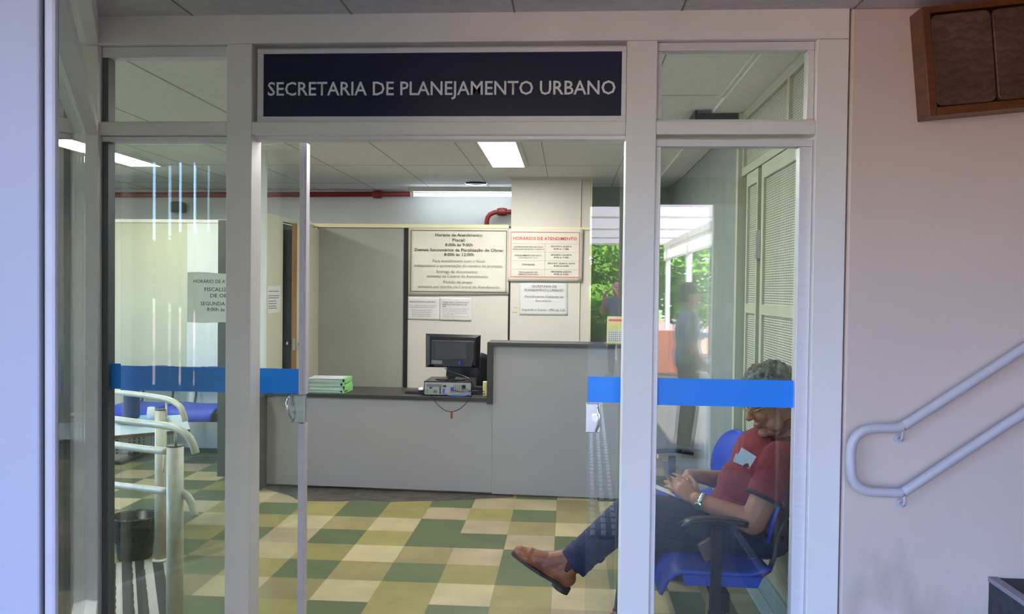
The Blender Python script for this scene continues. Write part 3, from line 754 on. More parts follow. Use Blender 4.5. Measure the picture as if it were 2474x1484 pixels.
# small ceiling fittings
c = Z(1150, 442.5, ZC)
tag(MB().lathe([(.11, 0), (.10, -.012), (.03, -.02)], (c.x, c.y, ZC-.001)).build('smoke_detector', M['plastic']), 'small dark round ceiling vent above the tube light', 'vent')
c = Z(1757, 270, ZC-.05)
t = thing('ceiling_grille', 'dark slotted grille at the ceiling edge above the lattice wall', 'grille', (c.x, c.y, ZC-.08))
m = MB()
for k in range(5): m.box(.70, .96, 4.74+k*.05, 4.765+k*.05, ZC-.06, ZC-.022)
m.build('slat', M['plastic2'], t); MB().box(.69, .70, 4.72, 5.0, ZC-.06, ZC-.001).box(.70, .968, 4.70, 4.72, ZC-.06, ZC-.021).build('frame', M['plastic2'], t)
c = P(428, 500, 8.45)
t = thing('wall_speaker', 'small black loudspeaker on the rear wall above the waiting seats', 'speaker', c)
B(c.x-.05, c.x+.07, 8.38, 8.52, c.z-.06, c.z+.05).build('body', M['plastic'], t, bevel=.01)
B(c.x-.01, c.x+.01, 8.5, 8.598, c.z-.01, c.z+.01).build('bracket', M['plastic2'], t)
# ================================================================== SIGN
t = thing('sign', 'navy name board with grey capital letters over the doorway', 'sign', ((a1+b0)/2, YF+.05, zm1))
sx0, sx1 = P(622, 200, YF+.02).x, P(1517, 200, YF+.02).x
sz1, sz0 = zz(112), zm1+.0008
B(a1+.0008, b0-.0008, YF+.0605, YF+.066, zm1+.0008, zu-.0008).build('back_panel', M['alu'], t)
px0, px1 = P(637.5, 205, YF+.025).x, P(1501.5, 205, YF+.025).x
pz1, pz0 = P(1063, 128, YF+.025).z, P(1063, 281.5, YF+.025).z
m = MB(); ya, yb_ = YF+.018, YF+.06
m.box(sx0, b0-.0008, ya, yb_, pz1, sz1); m.box(sx0, b0-.0008, ya, yb_, sz0, pz0)
m.box(sx0, px0, ya+.0006, yb_, pz0, pz1); m.box(px1, b0-.0008, ya+.0006, yb_, pz0, pz1)
m.build('frame', M['alu'], t, bevel=.0015)
B(px0-.002, px1+.002, YF+.025, YF+.035, pz0-.002, pz1+.002).build('board', M['navy'], t)
yt = YF+.0245
Ol = P(647, 231, yt); Or = P(1487, 227, yt); zcap = P(1063, 195.5, yt).z-P(1063, 229.5, yt).z
text('lettering', [('SECRETARIA DE PLANEJAMENTO URBANO', 0, 0, zcap, 'L', True, Or.x-Ol.x)], M['letter'], t, Vector((Ol.x, yt, P(1063, 229.3, yt).z)), X1, Z1)
# ================================================================== COUNTER
yc0 = 6.2
ck = thing('reception_counter', 'grey reception counter with dark laminate edge and a raised section', 'counter', (-1, 6.3, 0))
xL, xR = P(641, 1100, 6.25).x, .62
zlow = P(960, 957, yc0).z; xs1 = P(1177, 900, yc0).x; xs2 = P(1190.5, 900, yc0).x; zhi = P(1340, 829.5, yc0).z
zt2 = P(1340, 838, yc0).z
def yfr(x): return 6.262 - (x-xL)*.044
m = MB()
m.prism([(xL, yfr(xL)+.02, .02), (xs2, yfr(xs2)+.02, .02), (xs2, yfr(xs2)+.05, .02), (xL, yfr(xL)+.05, .02)], (0, 0, zlow-.0285-.02))
m.build('front_panel', M['counter'], ck)
MB().prism([(xs2+.001, yfr(xs2)+.02, .012), (xR, yfr(xR)+.02, .012), (xR, yfr(xR)+.05, .012), (xs2+.001, yfr(xs2)+.05, .012)], (0, 0, zt2-.012)).build('front_panel', M['counter'], ck)
m = MB()
m.prism([(xL-.02, yfr(xL), 0), (xs2, yfr(xs2), 0), (xs2, yfr(xs2)+.52, 0), (xL-.02, yfr(xL)+.52, 0)], (0, 0, .028))
o = m.build('worktop', M['slab'], ck, bevel=.002); o.location.z = zlow-.028
m = MB()
m.prism([(xs1, yfr(xs1)-.004, 0), (xR, yfr(xR)-.004, 0), (xR, yfr(xR)+.30, 0), (xs1, yfr(xs1)+.30, 0)], (0, 0, zhi-zt2))
o = m.build('raised_top', M['slab'], ck, bevel=.002); o.location.z = zt2
MB().prism([(xs1, yfr(xs1)-.004, zlow-.045), (xs2+.004, yfr(xs2)-.004, zlow-.045), (xs2+.004, yfr(xs2)+.3, zlow-.045), (xs1, yfr(xs1)+.3, zlow-.045)], (0, 0, zt2-zlow+.045)).build('upright', M['slab'], ck, bevel=.002)
B(xL-.05, xL-.003, 6.1, 6.75, .0, zlow-.03).build('end_panel', M['lam'], ck)
B(xL, xR, 6.42, 6.45, 0, .06).build('plinth', M['lam'], ck)
# cord under the counter
ZL = zlow
cd = P(1090, 1010, 6.16)
pts = []
for k in range(25):
    u = k/24; px = 1040+ (1140-1040)*u; py = 955+ 40*(1-(2*u-1)**2)
    pts.append(P(px, py, 6.175 if .1 < u < .9 else 6.182))
t = thing('hanging_cable', 'thin dark cable looping below the counter edge with a red tag', 'cable', pts[12])
MB().tube(pts, .0025, 6).build('cord', M['plastic'], t)
a = P(1091, 995, 6.165); b = P(1091, 1011, 6.165)
MB().tube([a, b], .008, 10).build('red_tag', M['red'], t)
# ================================================================== COUNTER OBJECTS
def atw(px, py): return Z(px, py, ZL)
# monitor
mc = thing('monitor', 'black computer monitor seen from behind on the counter', 'monitor', P(1093, 915, 6.42))
ym = 6.40
q = [P(1027, 807, ym), P(1160, 810.5, ym), P(1158, 890, ym), P(1027, 888, ym)]
MB().prism([v+Y1*.03 for v in q], (0, .022, 0)).build('bezel', M['plastic'], mc, bevel=.003)
def inset(k, dy): 
    c = sum(q, Vector())/4; return [c+(v-c)*k+Y1*dy for v in q]
m = MB(); A = [m.bm.verts.new(v) for v in inset(1, .03)]; Bv = [m.bm.verts.new(v) for v in inset(.84, .012)]
for i in range(4): m.bm.faces.new((A[i], A[(i+1) % 4], Bv[(i+1) % 4], Bv[i]))
m.bm.faces.new(Bv); m.build('back_cover', M['plastic'], mc)
qq = [P(1043, 822, ym), P(1147, 824, ym), P(1147, 869, ym), P(1140, 888, ym), P(1050, 886, ym), P(1043, 869, ym)]
MB().prism([v-Y1*.02 for v in qq], (0, .04, 0)).build('housing', M['plastic2'], mc, bevel=.008)
v = [P(1052, 828, ym), P(1128, 829, ym), P(1128, 868, ym), P(1052, 868, ym)]
MB().prism([x-Y1*.023 for x in v], (0, .004, 0)).build('vent_panel', mat('vent_dark', '33333a', .55), mc)
MB().box(P(1052, 0, ym).x, P(1078, 0, ym).x, ym-.0235, ym-.02, P(1060, 879, ym).z, P(1060, 870, ym).z).build('rating_label', M['ink2'], mc)
MB().box(P(1139, 0, ym).x, P(1154, 0, ym).x, ym+.0225, ym+.0295, P(1146, 887, ym).z, P(1146, 882, ym).z).build('blue_sticker', M['film'], mc)
MB().tube([P(1112, 871, ym)-Y1*.03, P(1112, 880, ym)-Y1*.03], .008, 8).build('blue_plug', M['blue'], mc)
MB().prism([x for x in (P(1079, 872, ym-.01), P(1103, 872, ym-.01), P(1100, 888, ym-.01), P(1100, 915, ym-.01), P(1080, 915, ym-.01), P(1081, 888, ym-.01))], (0, .025, 0)).build('stand_neck', M['plastic'], mc, bevel=.004)
ztow = P(1093, 921, 6.29).z
zpc = P(1080, 921.5, 6.28).z
c = P(1090, 915, 6.42)
MB().lathe([(.12, 0), (.12, .006), (.10, .012), (.03, .02)], (c.x, 6.42, zpc+.001), 32).build('stand_base', M['plastic'], mc, smooth=False)
# tower lying flat
pcx0, pcx1 = P(1024, 940, 6.26).x, P(1139, 940, 6.26).x
t = thing('desktop_computer', 'flat desktop computer case with its socket side out under the monitor', 'computer', ((pcx0+pcx1)/2, 6.4, ZL))
B(pcx0, pcx1, 6.262, 6.60, ZL+.003, zpc).build('case', M['plastic'], t, bevel=.003)
yr = 6.26
hh = zpc-ZL
B(pcx0+.006, pcx1-.004, yr-.001, yr+.004, ZL+.008, zpc-.008).build('rear_plate', M['pc'], t)
def rel(u0, u1, v0, v1, m, nm, d=.004): 
    x0 = pcx0+(pcx1-pcx0)*u0; x1 = pcx0+(pcx1-pcx0)*u1
    return B(x0, x1, yr-d, yr, ZL+hh*v0, ZL+hh*v1).build(nm, m, t)
rel(.06, .38, .62, .80, M['ink2'], 'fan_grille'); rel(.41, .47, .62, .74, M['plastic'], 'power_socket')
rel(.04, .09, .2, .45, M['green2'], 'audio_jack', .008)
for k in range(4):
    rel(.33, .36, .16+.12*k, .24+.12*k, M['plastic'], 'usb_port'); 
for k in range(3): rel(.40, .44, .16+.12*k, .24+.12*k, M['blue'], 'usb_port')
rel(.2, .28, .2, .4, M['ink2'], 'serial_port'); rel(.12, .17, .5, .58, M['plastic'], 'round_port')
for k in range(6): rel(.62+.04*k, .635+.04*k, .25, .8, M['ink2'], 'slot_cover', .003)
rel(.57, .63, .38, .62, M['blue'], 'video_plug', .02); rel(.81, .88, .55, .8, M['plastic'], 'power_plug', .02)
# cables
def cable(pts, r, m, lab, nm='cable'):
    # smooth through points
    P_ = [Vector(p) for p in pts]; out = []
    for i in range(len(P_)-1):
        a = P_[max(i-1, 0)]; b = P_[i]; c = P_[i+1]; d = P_[min(i+2, len(P_)-1)]
        for k in range(6):
            t_ = k/6; out.append(.5*((2*b)+(c-a)*t_+(2*a-5*b+4*c-d)*t_*t_+(3*b-a-3*c+d)*t_**3))
    out.append(P_[-1])
    return tag(MB().tube(out, r, 8).build(nm, m, smooth=True), lab, 'cable')
cable([P(1071, 874, 6.35), P(1075, 889, 6.33), P(1086, 897, 6.3), P(1105, 904, 6.27), P(1125, 911, 6.26), P(1138, 920, 6.25), P(1143, 935, 6.25), P(1142, 948, 6.25)], .0035, M['plastic'], 'black cable crossing the monitor stand down to the counter')
cable([P(1067, 948, 6.245), P(1080, 954, 6.235), P(1100, 957, 6.23), P(1125, 956, 6.23), P(1136, 951, 6.235), P(1142, 945, 6.25)], .003, M['bluecable'], 'light blue network cable behind the computer case')
cable([P(1092, 942, 6.235), P(1110, 946, 6.23), P(1130, 947, 6.235), P(1150, 944, 6.25), P(1170, 947, 6.27)], .003, M['plastic'], 'black cable from the blue video plug toward the upright')
cable([P(1118, 939, 6.23), P(1135, 944, 6.235), P(1155, 952, 6.25), P(1172, 952, 6.27)], .003, M['plastic'], 'black power cable lying by the counter upright')
# things beside
a = P(1167, 922, 6.32); b = P(1176, 948, 6.32)
tag(B(a.x, xs1-.003, 6.3, 6.36, ZL+.001, a.z).build('small_box', M['yellow'], bevel=.003), 'small yellow box against the counter upright', 'box')
a = P(1147, 934, 6.4); b = P(1168, 941, 6.4)
tag(B(a.x, b.x-.004, 6.38, 6.46, ZL+.001, a.z).build('adapter', M['plastic'], bevel=.003), 'black plug adapter between the computer and the yellow box', 'adapter')
t = thing('keyboard', 'dark keyboard lying left of the computer case', 'keyboard', atw(1003, 941))
t['label'] = 'dark keyboard lying on the worktop beside the computer case'
k0, k1 = P(979, 940, 6.38).x, pcx0-.004
MB().prism([(k0, 6.36, ZL+.001), (k1, 6.34, ZL+.001), (k1, 6.44, ZL+.001), (k0+.06, 6.47, ZL+.001)], (0, 0, .02)).build('body', M['plastic2'], t, bevel=.004)
MB().ell((k1-.03, 6.37, ZL+.035), (.03, .035, .014)).build('mouse_shell', M['cupw'], None, smooth=True)
o = bpy.data.objects['mouse_shell']; o.name = 'mouse'; tag(o, 'small white computer mouse resting on the keyboard end', 'mouse')
# chair behind the monitor
c = P(1135, 915, 6.95)
t = thing('office_chair', 'black office chair behind the counter, only its back showing', 'chair', (c.x, 6.95, 0))
def bk(u, v): 
    a = (u-.5)*2; return Vector((c.x+a*.2*(1-.25*max(0, v-.6)), 6.95+.05*a*a, .52+.50*v-.05*abs(a)**3*(v > .8)))
MB().grid(bk, 10, 10).build('backrest', M['plastic'], t, solid=.03, smooth=True)
B(c.x-.22, c.x+.22, 6.5+.02, 6.9, .44, .50).build('seat', M['plastic'], t, bevel=.02)
MB().tube([(c.x, 6.7, .1), (c.x, 6.7, .44)], .03).build('gas_lift', M['plastic2'], t)
MB().tube([(c.x, 6.9, .46), (c.x, 6.99, .6)], .02).build('back_bar', M['plastic2'], t)
for k in range(5):
    a = k*2*math.pi/5; e = Vector((c.x+.27*math.cos(a), 6.7+.27*math.sin(a)*.75, .06))
    leg = MB().tube([(c.x, 6.7, .11), e], [.025, .018]).build('leg', M['plastic2'], t)
    MB().ell((e.x, e.y, .028), (.028, .018, .028)).build('caster', M['plastic'], leg)
# green folders
zf = ZL+.001
g0 = P(748, 942, 6.36)
for k in range(4):
    t = thing('document_folder', ('bottom', 'second from bottom', 'third from bottom', 'top')[k]+' green folder of papers in the pile on the counter', 'folder', (g0.x+.15, 6.42, zf), group='green document folders in a pile')
    rot = Matrix.Translation((g0.x+.155, 6.40, 0)) @ Matrix.Rotation(math.radians((-3, 2, -1, 3)[k]), 4, 'Z') @ Matrix.Translation((-.155, -.11, 0))
    hgt = (.022, .03, .026, .03)[k]; dx = (0, .006, -.004, .002)[k]
    MB().box(dx, .30+dx, 0, .22, zf, zf+.003, rot).build('cover', M['green'], t)
    m = MB()
    for j in range(int(hgt/.004)): 
        e = random.uniform(-.004, .004); m.box(.006+dx+e, .27+dx+e, .004+random.uniform(-.003, .003), .214, zf+.0032+j*.004, zf+.0032+j*.004+.0034, rot)
    m.build('pages', M['pages'], t)
    m = MB(); m.box(dx-.002, .30+dx, -.002, .22, zf+hgt-.003, zf+hgt, rot); m.box(.285+dx, .30+dx, 0, .22, zf+.003, zf+hgt-.003, rot)
    m.build('cover', M['green'], t); zf += hgt+.0006
# calendar
t = thing('desk_calendar', 'small cream desk calendar standing at the end of the raised counter', 'calendar', P(1487, 806, 6.3))
zk = zhi+.0008; yk = 6.26
x0, x1 = P(1467, 790, yk).x, P(1508, 790, yk).x; zt3 = P(1487, 765, yk).z
MB().prism([(x0, yk, zk), (x0, yk+.06, zk), (x0, yk+.032, zt3), (x0, yk+.028, zt3)], (x1-x0, 0, 0)).build('card', M['yellow'], t)
m = MB(); sl = .028/(zt3-zk)
def cq(u0, u1, v0, v1, off=.0008):
    a = Vector((x0+(x1-x0)*u0, yk+sl*(zt3-zk)*v0-off, zk+(zt3-zk)*v0)); b = Vector((x0+(x1-x0)*u1, yk+sl*(zt3-zk)*v1-off, zk+(zt3-zk)*v1))
    return [Vector((a.x, a.y, a.z)), Vector((b.x, a.y, a.z)), Vector((b.x, b.y, b.z)), Vector((a.x, b.y, b.z))]
MB().prism(cq(.06, .98, .06, .5), (0, -.0008, 0)).build('date_sheet', M['paperw'], t)
m = MB()
for i in range(7):
    for j in range(5): m.prism(cq(.1+.12*i, .16+.12*i, .1+.075*j, .13+.075*j, .0018), (0, -.0004, 0))
m.build('dates', M['ink2'], t)
MB().prism(cq(.1, .9, .82, .9), (0, -.0006, 0)).build('red_heading', M['red_ink'], t)
# ================================================================== NOTICES
def sheet(name, lab, Y, pts, m, cat='notice', grp=None):
    """pts TL,TR,BR,BL pixels on plane y=Y; returns root, origin TL, width, height"""
    q = [P(a, b, Y) for a, b in pts]
    t = thing(name, lab, cat, ((q[2]+q[3])/2))
    if grp: t['group'] = grp
    rr = random.Random(len(lab))
    def f(u, v):
        p = (q[3].lerp(q[2], u)).lerp(q[0].lerp(q[1], u), v)
        return p - Y1*(.0018*abs(noise.noise(Vector((u*2.3, v*2.1, len(lab)))))*(1 if .04 < u < .96 else 1.6))
    MB().grid(f, 16, 12).build('sheet', m, t, solid=.0006, smooth=True)
    return t, q
def lines_on(t, q, Y, L, m, nm='lettering'):
    """L: (string, cx px, baseline py, cap px, bold, width px)"""
    s = 1.0
    ls = []
    for (st, cx, by, cap, bold, wd) in L:
        a = P(cx, by, Y-.006); up = P(cx, by-cap, Y-.006).z-a.z
        w_ = P(cx+wd/2, by, Y-.006).x-P(cx-wd/2, by, Y-.006).x
        ls.append((st, a.x, a.z, up, 'C', bold, w_))
    return text(nm, ls, m, t, Vector((0, Y-.006, 0)), X1, Z1, th=.0002)
def frame_on(t, Y, px0, py0, px1, py1, wpx, m, nm='border'):
    a, b = P(px0, py0, Y), P(px1, py1, Y); wd = wpx/2012*Y; o = MB(); y0, y1 = Y-.0066, Y-.006
    o.box(a.x, b.x, y0, y1, a.z-wd, a.z); o.box(a.x, b.x, y0, y1, b.z, b.z+wd); o.box(a.x, a.x+wd, y0, y1, b.z, a.z); o.box(b.x-wd, b.x, y0, y1, b.z, a.z)
    return o.build(nm, m, t)
Y = YP-.013
t, q = sheet('hours_poster', 'large framed sheet of opening hours in black type on the rear partition', Y, [(987, 550), (1227, 550), (1229, 712), (986, 714)], M['paper'])
frame_on(t, Y, 993, 556, 1223, 707, 1.2, M['ink'])
lines_on(t, q, Y, [('Horário de Atendimento:', 1109, 571.5, 7.2, 1, 114), ('Fiscal:', 1109, 583.5, 7.2, 1, 31), ('8:00h às 9:00h', 1109, 595, 7.2, 1, 67), ('Demais funcionários da Fiscalização de Obras:', 1109, 607.5, 7.2, 1, 215), ('8:00h às 12:00h', 1109, 618.5, 7.2, 1, 72)], M['ink'])
lines_on(t, q, Y, [('Para atendimento com o fiscal:', 1109, 634, 7, 0, 127), ('indispensável a apresentação do número do processo.', 1108, 645.5, 7, 0, 214), ('Entrega de documentos:', 1105, 660, 7, 0, 101), ('somente na Central de Atendimento', 1105, 671, 7, 0, 148), ('Pedido de prazo:', 1107, 685, 7, 0, 70), ('somente por escrito, na Central de Atendimento', 1108, 696.5, 7, 0, 197)], M['ink2'])
Y = YP-.017
t, q = sheet('hours_poster', 'cream sheet with red heading and red border on the tall beige panel', Y, [(1229, 552), (1409, 554), (1406, 681), (1226, 680)], M['paper'])
frame_on(t, Y, 1234.5, 560, 1399, 670.5, 1.0, M['red_ink'], 'red_border')
lines_on(t, q, Y, [('HORÁRIOS DE ATENDIMENTO', 1316.5, 580, 7.5, 1, 154)], M['red_ink'], 'red_heading')
L = []
for (a, b, c, d, y) in (('CONTROLE DO USO DO SOLO', 'APROVAÇÃO PROJETOS / HABITE-SE', 'SEGUNDA à QUARTA', '8:00h às 11:00h', 597), ('PARCELAMENTO DO SOLO', 'LOTEAMENTOS / E.T.A.', 'SEGUNDA à QUARTA', '8:00h às 11:00h', 617.5), ('TOPOGRAFIA', '', 'SEGUNDA, QUARTA, SEXTA', '8:00h às 9:00h', 638), ('FISCALIZAÇÃO DE', 'OBRAS E POSTURAS', 'SEGUNDA à SEXTA', '8:00h às 9:00h', 658)):
    wa = {'T': 32, 'F': 44, 'P': 64, 'C': 71}[a[0]]
    L.append((a, 1276, y+(3 if not b else 1.5), 3.6, 1, wa))
    if b: L.append((b, 1276, y+7, 3.2 if a[0] != 'F' else 3.6, a[0] == 'F', 76 if a[0] == 'C' else 50))
    L.append((c, 1356, y+.5, 3.6, 1, 66 if ',' in c else 50)); L.append((d, 1356, y+6.5, 3.6, 1, 36))
lines_on(t, q, Y, L, M['ink'])
m = MB()
for y in (588.5, 608.5, 629.5, 650): a, b = P(1235, y, Y), P(1399, y, Y); m.box(a.x, b.x, Y-.0064, Y-.006, a.z-.0012, a.z)
a, b = P(1316.5, 588.5, Y), P(1316.5, 669, Y); m.box(a.x, a.x+.0015, Y-.0064, Y-.006, b.z, a.z)
m.build('table_rule', M['ink2'], t)
Y = YP-.001
t, q = sheet('notice_sheet', 'white sheet in grey type taped below the red-bordered poster', Y, [(1254, 681), (1372, 682), (1372, 763), (1255, 762)], M['paperw'])
lines_on(t, q, Y, [('SECRETARIA DE', 1314.5, 695, 6, 0, 60), ('PLANEJAMENTO URBANO', 1314.5, 704, 6, 0, 94), ('Atendimento Gabinete da', 1314, 719.5, 6, 0, 94), ('Secretária', 1312.5, 729.5, 6, 0, 38), ('Segunda a Sexta - 09h às 12h', 1313, 751.5, 6, 0, 105)], M['ink2'])
m = MB()
for (a, b) in (((1241, 743), (1254, 744.5)), ((1238, 754), (1250, 756.5))):
    p_, q_ = P(*a, YP), P(*b, YP); m.box(p_.x, q_.x, YP-.0008, YP-.0002, q_.z, p_.z)
tag(m.build('tape_scrap', M['tape']), 'scraps of old yellow tape on the tall beige panel', 'tape')
t, q = sheet('notice_sheet', 'small typed white sheet below the black-framed poster, beside the black strip', YP-.004, [(985, 717), (1063, 719), (1062, 774), (984, 772)], M['paperw'])
def scrib(t, Y, x0, x1, ys, h=2.2, m=M['ink2'], nm='lettering', words=None):
    o = MB(); rr = random.Random(int(x0))
    for y in ys:
        x = x0
        while x < x1-3:
            w_ = rr.uniform(3, 9); x2 = min(x+w_, x1)
            p_, q_ = P(x, y-h, Y-.006), P(x2, y, Y-.006); o.box(p_.x, q_.x, Y-.0066, Y-.006, q_.z, p_.z); x = x2+1.6
    return o
lines_on(t, q, YP-.004, [('DEVOLUTIVAS DO CARTÓRIO', 1021, 731, 3.6, 1, 62), ('Para retirada de processos nos cartório', 1022, 739, 2.6, 0, 64), ('Gabinete/Gestão de processo de Obras', 1021, 743.5, 2.6, 0, 60), ('- Projeto em duas vias do modo', 1017, 750.5, 2.6, 0, 50), ('- Três vias aprovadas do registro', 1018, 755.5, 2.6, 0, 50), ('- Requerimento com justificativa', 1017, 760.5, 2.6, 0, 48), ('- Cópia do documento do registro', 1017, 765, 2.6, 0, 48)], M['ink2'])
t, q = sheet('notice_sheet', 'small white sheet with underlined heading, overlapping the typed one beside it', YP-.007, [(1062, 718), (1140, 720), (1139, 776), (1061, 774)], M['paperw'])
lines_on(t, q, YP-.007, [('Código Penal - Decreto Lei nº', 1101, 732, 3.6, 1, 64), ('2.848 de 07 de Dezembro de', 1098, 737.5, 3.6, 1, 60), ('1940', 1073, 742.5, 3.6, 1, 9), ('Art. 331 - Desacatar funcionário público no', 1101, 748, 2.5, 0, 64), ('exercício da função ou em razão dela:', 1099, 752.5, 2.5, 0, 58), ('Pena - detenção, de seis meses a dois', 1099, 757.5, 2.5, 0, 60), ('anos, ou multa.', 1084, 761.5, 2.5, 0, 26), ('O servidor público no exercício de sua', 1100, 766.5, 2.5, 0, 62)], M['ink2'])
# sheet on the perpendicular wall
def WX(px, py): return XX(px, py, XW+.002)
q = [WX(645, 692), WX(678, 690), WX(677, 754), WX(646, 758)]
t = thing('notice_sheet', 'white typed sheet beside the dark doorway, seen through the door leaf', 'notice', (q[2]+q[3])/2)
MB().prism(q, (.001, 0, 0)).build('sheet', M['paperw'], t)
m = MB()
for y, x1 in ((705, 673), (716, 674), (721, 673), (729, 667), (735, 668), (741, 667), (746, 668)):
    a, b = WX(648, y-2), WX(x1, y-2.4); c = WX(648, y); d = WX(x1, y-.4)
    m.prism([v+X1*.0012 for v in (a, b, d, c)], (.0004, 0, 0))
m.build('lettering', M['ink2'], t)
# grey sheet stuck on the inside of the sliding leaf
YS = LY+.006
q = [P(453, 658, YS), P(628, 662, YS), P(628, 783, YS), P(452, 778, YS)]
t = thing('notice_sheet', 'grey opening hours sheet stuck behind the sliding door glass', 'notice', (q[2]+q[3])/2)
def f(u, v): 
    p = (q[3].lerp(q[2], u)).lerp(q[0].lerp(q[1], u), v); return p + Z1*.004*math.sin(u*9)*(v-.5)*1.2
MB().grid(f, 24, 4).build('sheet', M['paperg'], t, solid=.0004)
def lo(L, m):
    ls = []
    for (st, cx, by, cap, bold, wd) in L:
        a = P(cx, by, YS-.001); ls.append((st, a.x, a.z, P(cx, by-cap, YS-.001).z-a.z, 'C', bold, P(cx+wd/2, by, YS).x-P(cx-wd/2, by, YS).x))
    text('lettering', ls, m, t, Vector((0, YS-.0012, 0)), X1, Z1, th=0)
lo([('HORÁRIO DE ATENDIMENTO', 541, 684.5, 8.5, 1, 147), ('FISCALIZAÇÃO', 541, 704, 9, 1, 94), ('DE OBRAS', 541, 719, 9, 1, 66), ('SEGUNDA A SEXTA', 541, 738.5, 9, 1, 113), ('8:00h às 12:00h', 541, 752, 8.5, 1, 82)], M['ink'])
# ================================================================== WAITING AREA
def bench(label, loc, rz, n, arms, pitch, w, seatz=.43, lift=.03, bb=.13, grp='rows of blue plastic waiting seats', legs=(.3, -.3), back_top=.82, z_arm=.655):
    """beam seating; local: seats along +X, sitter faces -Y"""
    t = thing('beam_seating', label, 'waiting seats', loc, group=grp)
    T = Matrix.Translation(loc) @ Matrix.Rotation(rz, 4, 'Z')
    def tr(p): return T @ Vector(p)
    L = (n-1)*pitch
    for k in range(n):
        cx = -L/2+k*pitch
        def sf(u, v):
            a = (u-.5)*2; y = -.22+.42*v
            ww = w/2*(1-.08*(1-v))*(1 if v > .08 else .93)
            z = seatz + .012*a*a + (lift*(v-.75)**2*16 if v > .75 else 0) - (.10*(.18-v)**2*30 if v < .18 else 0) 
            return tr((cx+a*ww, y, z))
        st = MB().grid(sf, 14, 16).build('seat', M['blue'], t, solid=.014, smooth=True)
        # side flange of the shell
        m = MB()
        for s_ in (-1, 1):
            m.prism([tr((cx+s_*w/2*.985, -.14, seatz+.006)), tr((cx+s_*w/2*.985, .17, seatz+.008)), tr((cx+s_*w/2*.985, .15, seatz-.034)), tr((cx+s_*w/2*.985, -.13, seatz-.03))], (T.to_3x3() @ Vector((s_*.006, 0, 0))))
        m.build('side_flange', M['blue'], st)
        def bf(u, v):
            a = (u-.5)*2; z = seatz+bb+(back_top-seatz-bb)*v
            ww = w/2*(.9+.1*math.sin(v*math.pi)) * (1 if v < .72 else math.sqrt(max(.03, 1-((v-.72)/.28)**2*.75)))
            ww = ww*(1 if v > .12 else .86+.14*v/.12)
            return tr((cx+a*ww, .23+.10*v-.03*math.sin(v*math.pi)-.035*a*a, z))
        MB().grid(bf, 14, 14).build('backrest', M['blue'], t, solid=.014, smooth=True)
        for s_ in (-1, 1):
            x = cx+s_*w*.30
            MB().tube([tr(p) for p in ((x, -.12, seatz-.035), (x, .10, seatz-.035), (x, .17, seatz-.025), (x, .215, seatz+.01), (x, .235, seatz+.07), (x, .25, seatz+.16), (x, .295, seatz+.27))], .011, 10).build('support_tube', M['plastic'], t, smooth=True)
    b = MB(); b.box(-L/2-w/2-.03, L/2+w/2+.03, -.04, .04, seatz-.125, seatz-.05, T); b.build('beam', M['plastic'], t, bevel=.004)
    for x in legs:
        m = MB(); m.box(x-.035, x+.035, -.035, .035, .03, seatz-.12, T); lg = m.build('leg', M['plastic'], t, bevel=.004)
        m = MB(); m.box(x-.035, x+.035, -.26, .26, .0, .035, T); m.build('foot', M['plastic'], lg, bevel=.01)
    for x in arms:
        m = MB(); m.box(x-.012, x+.012, -.035, .005, seatz-.12, z_arm-.02, T); ar = m.build('armrest', M['plastic'], t, bevel=.003)
        m = MB(); m.grid(lambda u, v: tr((x-.025+.05*u, -.15+.25*v, z_arm+.012*math.sin(v*math.pi)-.02*(v < .12)*(1-v/.12))), 4, 14); m.build('pad', M['plastic'], ar, solid=.022, smooth=True)
    return t
# bench by the lattice wall, sitters face -x : local -Y -> world -x  => rotate -90deg
bench('row of blue plastic seats along the lattice wall, under the seated person', (.60, 3.96, 0), -math.pi/2, 3, (.70, -.70), .46, .43, legs=(.62, -.55), back_top=.815, seatz=.43)
bw = P(352, 1000, 7.1).x
bench('row of blue plastic seats against the rear wall of the waiting area', (bw+.47, 7.14, 0), 0, 3, (), .50, .47, seatz=.475, lift=.0, bb=.20, legs=(-.6, .6), back_top=.80)
# table
zt_ = .66
FR, FL, BRr, BLl = Z(459, 1037, zt_), Z(240, 1058, zt_), Z(449, 1001, zt_), Z(240, 1003, zt_)
FL = FR+(Z(259, 1054, zt_)-FR)*1.9; BLl = FL+(BRr-FR)
t = thing('waiting_table', 'pale grey table with brown edge and perforated front panel', 'table', ((FR+FL+BRr+BLl)/4).xy.to_3d())
MB().prism([FR, FL, BLl, BRr], (0, 0, -.022)).build('tabletop', M['desk'], t)
ex = (FL-FR).normalized(); ey = (BRr-FR).normalized()
nrm = Vector((-ex.y, ex.x, 0)); 
if nrm.y > 0: nrm = -nrm
m = MB(); m.prism([FR+nrm*.004-Z1*.003, FL+nrm*.004-Z1*.003, FL+nrm*.0002-Z1*.003, FR+nrm*.0002-Z1*.003], (0, 0, -.02)); m.build('brown_edge', M['deskedge'], t)
a = FR.lerp(FL, .13)+ey*.08; b = FL+ey*.08
m = MB(); m.prism([a-Z1*.04, b-Z1*.04, b-Z1*.04+ey*.01, a-Z1*.04+ey*.01], (0, 0, -.085)); m.build('front_panel', M['perf'], t)
